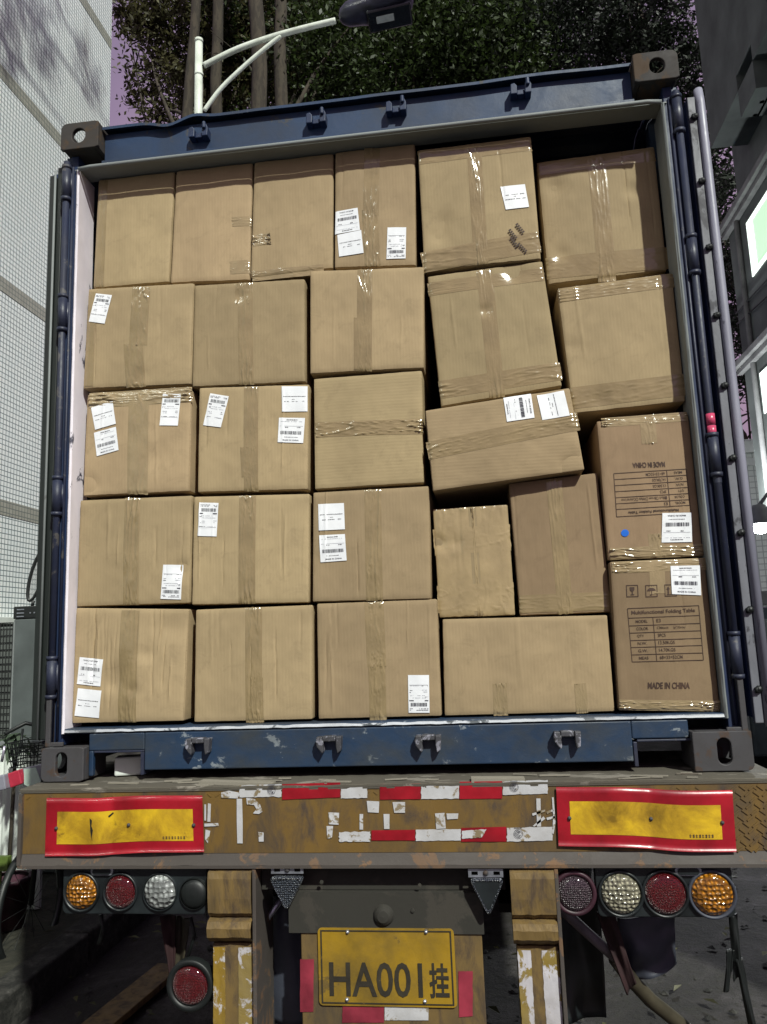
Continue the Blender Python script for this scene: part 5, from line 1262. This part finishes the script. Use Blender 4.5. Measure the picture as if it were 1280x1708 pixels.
tree('leafy_tree', 'slim trunked tree just right of the street lamp pole', bs(362, 14.5), 25, .20, [cr_(400, 60, 16.5, 1.5, 1.4, 1.6), cr_(370, 140, 17, 1.4, 1.2, 1.0), cr_(380, 230, 16.5, 1.4, 1.0, .9)], 13000, 'leaf_green', .085, 22, clump=.6)
tree('leafy_tree', 'thick trunked tree behind the street lamp arm', bs(428, 13), 25, .24, [cr_(460, 60, 16.5, 1.6, 1.2, 1.6), cr_(470, 150, 16.5, 1.4, 1.2, .9), cr_(480, 220, 16.5, 1.6, 1.2, .9)], 15000, 'leaf_olive', .085, 23, clump=.8)
tree('leafy_tree', 'second thick trunk behind the street lamp arm, nearer the lamp head', bs(462, 13.8), 25, .21, [cr_(560, 110, 15, 1.8, 1.5, 1.6), cr_(540, 30, 16.5, 1.8, 1.5, 1.3), cr_(580, 190, 16.5, 1.8, 1.5, .9)], 18000, 'leaf_green', .08, 24, (.2, 0), clump=.8)
tree('dense_tree', 'dense green tree under and beyond the lamp head', bs(700, 16.5), 24, .25, [cr_(660, 100, 16, 2.4, 2.0, 1.8), cr_(740, 60, 16.5, 2.4, 2, 1.9), cr_(700, 10, 17, 3, 2, 1.5), cr_(800, 130, 16.5, 2, 2, 1.4)], 40000, 'leaf_green', .085, 25, clump=1.0, group=None)
tree('dense_tree', 'very dark dense tree above the right half of the container', bs(900, 17.5), 25, .28, [cr_(880, 60, 17, 2.2, 2, 2), cr_(960, 90, 17.5, 2.0, 2, 1.8), cr_(900, 0, 18, 2.8, 2, 1.4), cr_(1000, 20, 18, 1.8, 1.6, 1.2)], 42000, 'leaf_dark', .065, 26, clump=1.0, group=None)
tree('feathery_tree', 'open feathery dark tree behind the top right container corner', bs(1090, 15.5), 20, .16, [cr_(1075, 60, 15.5, 1.1, 1.3, 1.3), cr_(1130, 140, 15.5, .8, 1.2, 1.2), cr_(1170, 260, 15, .6, 1.2, 1.3), cr_(1190, 420, 15, .5, 1, 1.2)], 15000, 'leaf_dark', .08, 27, clump=.5, group=None)
tree('low_tree', 'grey green low tree beyond the open right door', (at(1215, 600, y=12).x, 12, ZG), 5.5, .08, [cr_(1212, 600, 12, .35, .8, 1.0), cr_(1218, 480, 12, .35, .8, .9), cr_(1205, 350, 12, .3, .6, .8)], 5000, 'leaf_dark', .06, 28, limbs=4, clump=.4, group=None)
# the tree whose branches throw their shadow on the mosaic wall: it stands behind the camera on the left
def wallpt(u, v): return at(u, v, x=XL)
LDn = LD
def lift(p, t): return p + LDn * t
ts = thing('overhanging_tree', 'tall tree whose bare branches shade the top of the white tiled wall', 'tree', (-3.0, -3.6, ZG))
mb = MB(); mb.tube([(-3.0, -3.6, ZG), (-2.9, -3.5, 4), (-2.7, -3.2, 9), (-2.4, -2.6, 13)], [.16, .13, .10, .05], 10); trk = mesh('trunk', mb, M['bark'], ts, True)
mb = MB(); lv = MB(); rnd = random.Random(9)
lines = [[(-60, -130), (35, 0), (95, 85), (145, 155), (185, 215)], [(-60, -20), (5, 68), (60, 145), (112, 215)], [(60, -80), (100, 10), (110, 40), (135, 75)]]
for ln in lines:
    P = [lift(wallpt(u, v), 2.9) for u, v in ln]
    mb.tube(curve([tuple(p) for p in P], 6), [max(.010, .030 * (1 - k_ / (6 * len(P)))) for k_ in range(6 * (len(P) - 1) + 1)], 7)
    mb.tube([(-2.55, -2.9, 11), tuple((Vector((-2.55, -2.9, 11)) + P[0]) / 2 + Vector((0, 0, .4))), tuple(P[0])], [.06, .045, .03], 7)
for (u, v, su, sv, n_) in [(15, 35, 22, 30, 380), (70, 15, 20, 18, 160), (80, 95, 10, 26, 170), (135, 90, 8, 22, 150), (155, 145, 10, 20, 150), (20, 110, 10, 16, 110), (60, 60, 10, 30, 120)]:
    for i in range(n_):
        p = lift(wallpt(rnd.gauss(u, su), rnd.gauss(v, sv)), 2.9 + rnd.uniform(-.3, .3)); s_ = rnd.uniform(.015, .04)
        a1 = Vector((rnd.gauss(0, 1), rnd.gauss(0, 1), rnd.gauss(0, 1))).normalized(); a2 = a1.orthogonal().normalized()
        b = len(lv.v); lv.v += [tuple(p - a1 * s_), tuple(p + a2 * s_ * .5), tuple(p + a1 * s_), tuple(p - a2 * s_ * .5)]; lv.f.append((b, b + 1, b + 2, b + 3))
mesh('limb', mb, M['bark'], trk, True)['kind'] = 'stuff'; mesh('crown', lv, M['leaf_green'], ts)

# ================================================================== THINGS IN THE ALLEY ON THE LEFT
def wq(u, v, y): return at(u, v, y=y)
# grey cabinet
yc = 3.2; a = wq(24, 1012, yc); b = wq(110, 1012, yc)
cab = thing('metal_cabinet', 'tall grey metal cabinet with a dark vented top, beside the container', 'cabinet', ((a.x + b.x) / 2, yc + .35, ZG + .14))
mb = MB(); mb.box(a.x, b.x, yc, yc + .7, ZG + .14, a.z - .10); mesh('cabinet_body', mb, M['plastic_grey'], cab, False, .01)
mb = MB(); mb.box(a.x - .004, b.x + .004, yc - .006, yc + .71, a.z - .0995, a.z); tp_ = mesh('cabinet_top', mb, M['black'], cab, False, .006)
mb = MB()
for i in range(3): mb.box(a.x + .03, a.x + .09, yc - .012, yc - .0065, a.z - .03 - i * .028, a.z - .022 - i * .028)
for i in range(6): mb.box(a.x + .14 + i * .035, a.x + .15 + i * .035, yc - .012, yc - .0065, a.z - .06, a.z - .05)
mesh('vent_slot', mb, M['steel'], tp_)
mb = MB(); mb.box(a.x + .002, a.x + .014, yc - .006, yc - .001, ZG + .2, a.z - .12); mesh('corner_trim', mb, M['grey_trim_shaded_lining'], cab)
# mirror on top
m0 = wq(50, 1010, yc + .1); m1 = wq(58, 920, yc + .1)
mir = thing('vehicle_mirror', 'tall oval mirror in a black frame standing on the grey cabinet', 'mirror', (m0.x + .02, yc + .1, a.z))
def mf(r0_, r1_):
    pts = []
    for i in range(25):
        t = 2 * PI * i / 24; cx = (m0.x + m1.x) / 2 + .035; cz = (m0.z + m1.z) / 2 + .02; hh = (m1.z - m0.z) / 2 * .92
        pts.append((cx + r0_ * math.cos(t) + .05 * math.sin(t), yc + .1, cz + (hh + r1_) * math.sin(t)))
    return pts
mb = MB(); mb.tube(mf(.055, 0), .012, 8, False); mb.tube([(m0.x + .02, yc + .1, a.z + .002), (m0.x + .03, yc + .1, a.z + .05)], .014, 8); mesh('mirror_frame', mb, M['black'], mir, True)
mb = MB(); pts = mf(.050, -.01)[:-1]; mb.add([(p[0], p[1] + .004, p[2]) for p in pts], [tuple(range(len(pts)))[::-1]]); mg = N('mirror_glass'); mg.base((.8, .8, .78)); mesh('mirror_glass', mb, mg.set(rough=.05, metal=1.0), mir)
# wire cage
c0, c1 = wq(-60, 1042, 3.4), wq(22, 1042, 3.4)
cage = thing('wire_cage', 'dark wire mesh cage at the left edge beside the grey cabinet', 'cage', ((c0.x + c1.x) / 2, 3.7, ZG + .14))
mb = MB(); z0, z1 = ZG + .14, c0.z
n_ = 16
for i in range(n_ + 1): x = c0.x + (c1.x - c0.x) * i / n_; mb.tube([(x, 3.4, z0), (x, 3.4, z1)], .004, 5)
for i in range(34): z = z0 + (z1 - z0) * i / 33; mb.tube([(c0.x, 3.404, z), (c1.x, 3.404, z)], .004, 5)
mesh('wire_mesh', mb, M['black'], cage)
mb = MB(); mb.box(c0.x, c1.x - .01, 3.45, 4.0, z0, z1 - .03); mesh('cage_filling', mb, M['render_dark'], cage, False, .02)
# white panel fence in front
f0, f1 = wq(-60, 1246, 2.4), wq(72, 1240, 2.4)
pf = thing('ribbed_fence', 'low white ribbed panel standing behind the striped barrier', 'panel', ((f0.x + f1.x) / 2, 2.42, ZG + .14))
mb = MB(); n_ = 30
mb.grid(lambda a, b: (f0.x + (f1.x - f0.x) * a, 2.4 + .012 * (1 if int(a * n_ * 1.0) % 3 == 0 else 0), ZG + .14 + (f0.z - ZG - .14) * b), n_, 1)
mb.box(f0.x, f1.x, 2.415, 2.44, ZG + .14, f0.z); mesh('panel_sheet', mb, M['white_plastic'], pf)
mb = MB(); mb.box(f0.x, f1.x, 2.385, 2.445, f0.z + .001, f0.z + .03); mesh('top_rail', mb, M['leaf_grey'] if False else M['grey_trim_shaded_lining'], pf)
# potted plant
pp = wq(22, 1240, 2.1)
pot = thing('potted_plant', 'potted plant with long drooping leaves in front of the white panel', 'plant', (pp.x, 2.1, ZG + .14))
mb = MB(); mb.lathe((pp.x, 2.1, ZG + .14), [(.0001, 0), (.10, 0), (.14, .26), (.15, .26), (.15, .29), (.12, .29)], 20, 'Z'); mesh('pot', mb, M['maroon'], pot, True)
mb = MB(); mb.tube([(pp.x, 2.1, ZG + .38), (pp.x + .02, 2.1, pp.z)], .012, 7); mesh('stem', mb, M['bark'], pot, True)
mb = MB(); rnd = random.Random(8)
for i in range(46):
    a_ = rnd.uniform(0, 6.28); L_ = rnd.uniform(.10, .22); up = rnd.uniform(0, .10); o0 = Vector((pp.x + .01, 2.1, pp.z - rnd.uniform(0, .10)))
    d = Vector((math.cos(a_), math.sin(a_), 0)); w_v = Vector((-math.sin(a_), math.cos(a_), 0)) * rnd.uniform(.012, .024)
    P = [o0, o0 + d * L_ * .4 + Vector((0, 0, up)), o0 + d * L_ * .8 + Vector((0, 0, up * .8)), o0 + d * L_ * 1.1 + Vector((0, 0, up * .2 - .03))]
    b = len(mb.v); mb.v += [tuple(P[0]), tuple(P[1] - w_v), tuple(P[1] + w_v), tuple(P[2] - w_v * .8), tuple(P[2] + w_v * .8), tuple(P[3])]
    mb.f += [(b, b + 1, b + 2), (b + 1, b + 3, b + 4, b + 2), (b + 3, b + 5, b + 4)]
mesh('foliage', mb, M['leaf_plant'], pot)
# striped barrier rail on posts
s0, s1, s2, s3, s4 = wq(-70, 1322, 1.2), wq(17, 1302, 1.25), wq(40, 1294, 1.27), wq(62, 1288, 1.3), wq(78, 1284, 1.32)
bar = thing('striped_barrier', 'red and grey banded barrier rail slanting in from the left edge', 'barrier', (s1.x, 1.25, ZG))
for (p, q_, mt) in ((s0, s1, 'striped_grey'), (s1, s2, 'striped_red'), (s2, s4, 'striped_grey')):
    mb = MB(); d = (q_ - p); R_ = Matrix.Rotation(-math.atan2(d.z, d.x), 3, 'Y'); mb.obox((p + q_) / 2, d.length - .001, .05, .075, R_); mesh('rail_band', mb, M[mt], bar, False, .006)
for p in (s0, s0 + Vector((-.5, 0, -.02))):
    mb = MB(); mb.tube([(p.x, p.y + .05, ZG - .02), (p.x, p.y + .05, p.z)], .02, 8); mesh('barrier_post', mb, M['black'], bar, True)
# sheet hanging over the rail
q0, q1, q2, q3, q4 = wq(41, 1283, 1.2), wq(60, 1280, 1.2), wq(69, 1303, 1.2), wq(48, 1312, 1.2), wq(41, 1308, 1.2)
mb = MB(); mb.prism([(p.x, p.z) for p in (q4, q3, q2, q1, q0)], 1.195, 1.199); tag(mesh('paper_sheet', mb, M['pale_sheet'], None, origin=tuple(q4)), 'pale green sheet of paper stuck on the end of the striped barrier', 'sheet')
# bicycle leaning in the gap: dark frame, bars and wheels
y_ = 1.9; hb = wq(56, 1218, y_)
bk = thing('bicycle', 'dark bicycle parked in the gap between the barrier and the container', 'bicycle', (hb.x, y_, ZG + .0))
def wheel2(cy, r=.33):
    mb = MB(); cx = hb.x + .02; n_ = 32; pts = [(cx, cy + r * math.cos(2 * PI * i / n_), ZG + r + .0 + r * math.sin(2 * PI * i / n_)) for i in range(n_ + 1)]
    mb.tube(pts, .022, 7, False); w = mesh('wheel', mb, M['black'], bk, True)
    mb = MB()
    for i in range(14): a = PI * 2 * i / 14; mb.tube([(cx, cy, ZG + r), (cx, cy + r * .97 * math.cos(a), ZG + r + r * .97 * math.sin(a))], .0016, 4, False)
    mesh('spokes', mb, M['black'], w)
wheel2(y_ + .0); wheel2(y_ + 1.02)
mb = MB(); cx = hb.x + .02
hz = hb.z
for ln in ([(cx, y_, ZG + .33), (cx, y_ + .12, hz - .12), (cx, y_ + .14, hz)], [(cx, y_ + .12, hz - .2), (cx, y_ + .62, ZG + .30)], [(cx, y_ + .13, hz - .14), (cx, y_ + .72, hz - .18)], [(cx, y_ + .62, ZG + .3), (cx, y_ + .75, hz - .05)], [(cx, y_ + .62, ZG + .3), (cx, y_ + 1.02, ZG + .33)], [(cx, y_ + .74, hz - .2), (cx, y_ + 1.02, ZG + .33)]): mb.tube(ln, .016, 8)
mesh('frame', mb, M['black'], bk, True)
mb = MB(); mb.tube([(cx - .22, y_ + .02, hz - .02), (cx - .16, y_ + .14, hz + .03), (cx, y_ + .14, hz), (cx + .14, y_ + .14, hz + .03), (cx + .2, y_ + .02, hz - .02)], .013, 8); mb.tube([(cx - .14, y_ + .08, hz), (cx - .12, y_ + .02, hz - .14)], .008, 6); mesh('handlebar', mb, M['black'], bk, True)
mb = MB(); mb.lathe((cx, y_ + .78, hz - .04), [(.0001, 0), (.08, .0), (.09, .03), (.05, .06), (.0001, .06)], 14, 'Z'); mesh('saddle', mb, M['black'], bk, True)
mb = MB(); 
for i in range(9):
    t = -.10 + .20 * i / 8; mb.tube([(cx + t, y_ - .14, hz - .06), (cx + t * .8, y_ - .12, hz - .20)], .003, 4); mb.tube([(cx - .10, y_ - .14 + .18 * i / 8, hz - .06), (cx - .08, y_ - .12 + .15 * i / 8, hz - .20)], .003, 4)
for i in range(5):
    z_ = hz - .06 - .035 * i; w_ = .10 - .005 * i; mb.tube([(cx - w_, y_ - .14, z_), (cx + w_, y_ - .14, z_), (cx + w_, y_ + .04, z_), (cx - w_, y_ + .04, z_), (cx - w_, y_ - .14, z_)], .004, 4)
mesh('basket', mb, M['black'], bk)
mb = MB(); mb.tube([(cx - .10, y_ - .165, hz - .07), (cx - .115, y_ - .165, hz - .16)], .008, 6); mesh('chrome_stay', mb, M['lilac_steel'], bk, True)
# little lime plate low at the left edge
g0, g1 = wq(-18, 1430, 1.8), wq(12, 1454, 1.8)
mb = MB(); mb.box(g0.x, g1.x, 1.8, 1.84, g1.z, g0.z); mb.tube([((g0.x + g1.x) / 2, 1.82, ZG + .1), ((g0.x + g1.x) / 2, 1.82, g1.z)], .012, 6)
tag(mesh('lime_marker', mb, M['lime'], None, origin=((g0.x + g1.x) / 2, 1.82, ZG + .1)), 'small lime green plate on a stake low at the left edge', 'marker')
# dark parked vehicle beyond the right door
v0, v1 = at(1232, 1014, y=7), at(1330, 1014, y=7)
vh = thing('parked_van', 'dark parked van roof beyond the open right door, below the floodlight', 'van', (v0.x + .85, 9, ZG))
mb = MB()
n_ = 12; x0, x1 = v0.x, v0.x + 1.7; zt = v0.z
mb.prism([(x0, ZG + .3), (x1, ZG + .3), (x1, zt - .75), (x1 - .12, zt - .08), (x1 - .2, zt), (x0 + .2, zt), (x0 + .12, zt - .08), (x0, zt - .75)], 7, 10.4); mesh('van_body', mb, M['glass_dark'], vh, False, .04)
mb = MB(); mb.prism([(x0 + .16, zt - .7), (x1 - .16, zt - .7), (x1 - .26, zt - .14), (x0 + .26, zt - .14)], 6.985, 6.998); mesh('rear_window', mb, M['black'], vh)
for x in (x0 + .02, x1 - .22):
    for y in (7.7, 9.7):
        mb = MB(); mb.tube([(x, y, ZG + .32), (x + .2, y, ZG + .32)], .32, 22); mesh('wheel', mb, M['black'], vh, True)
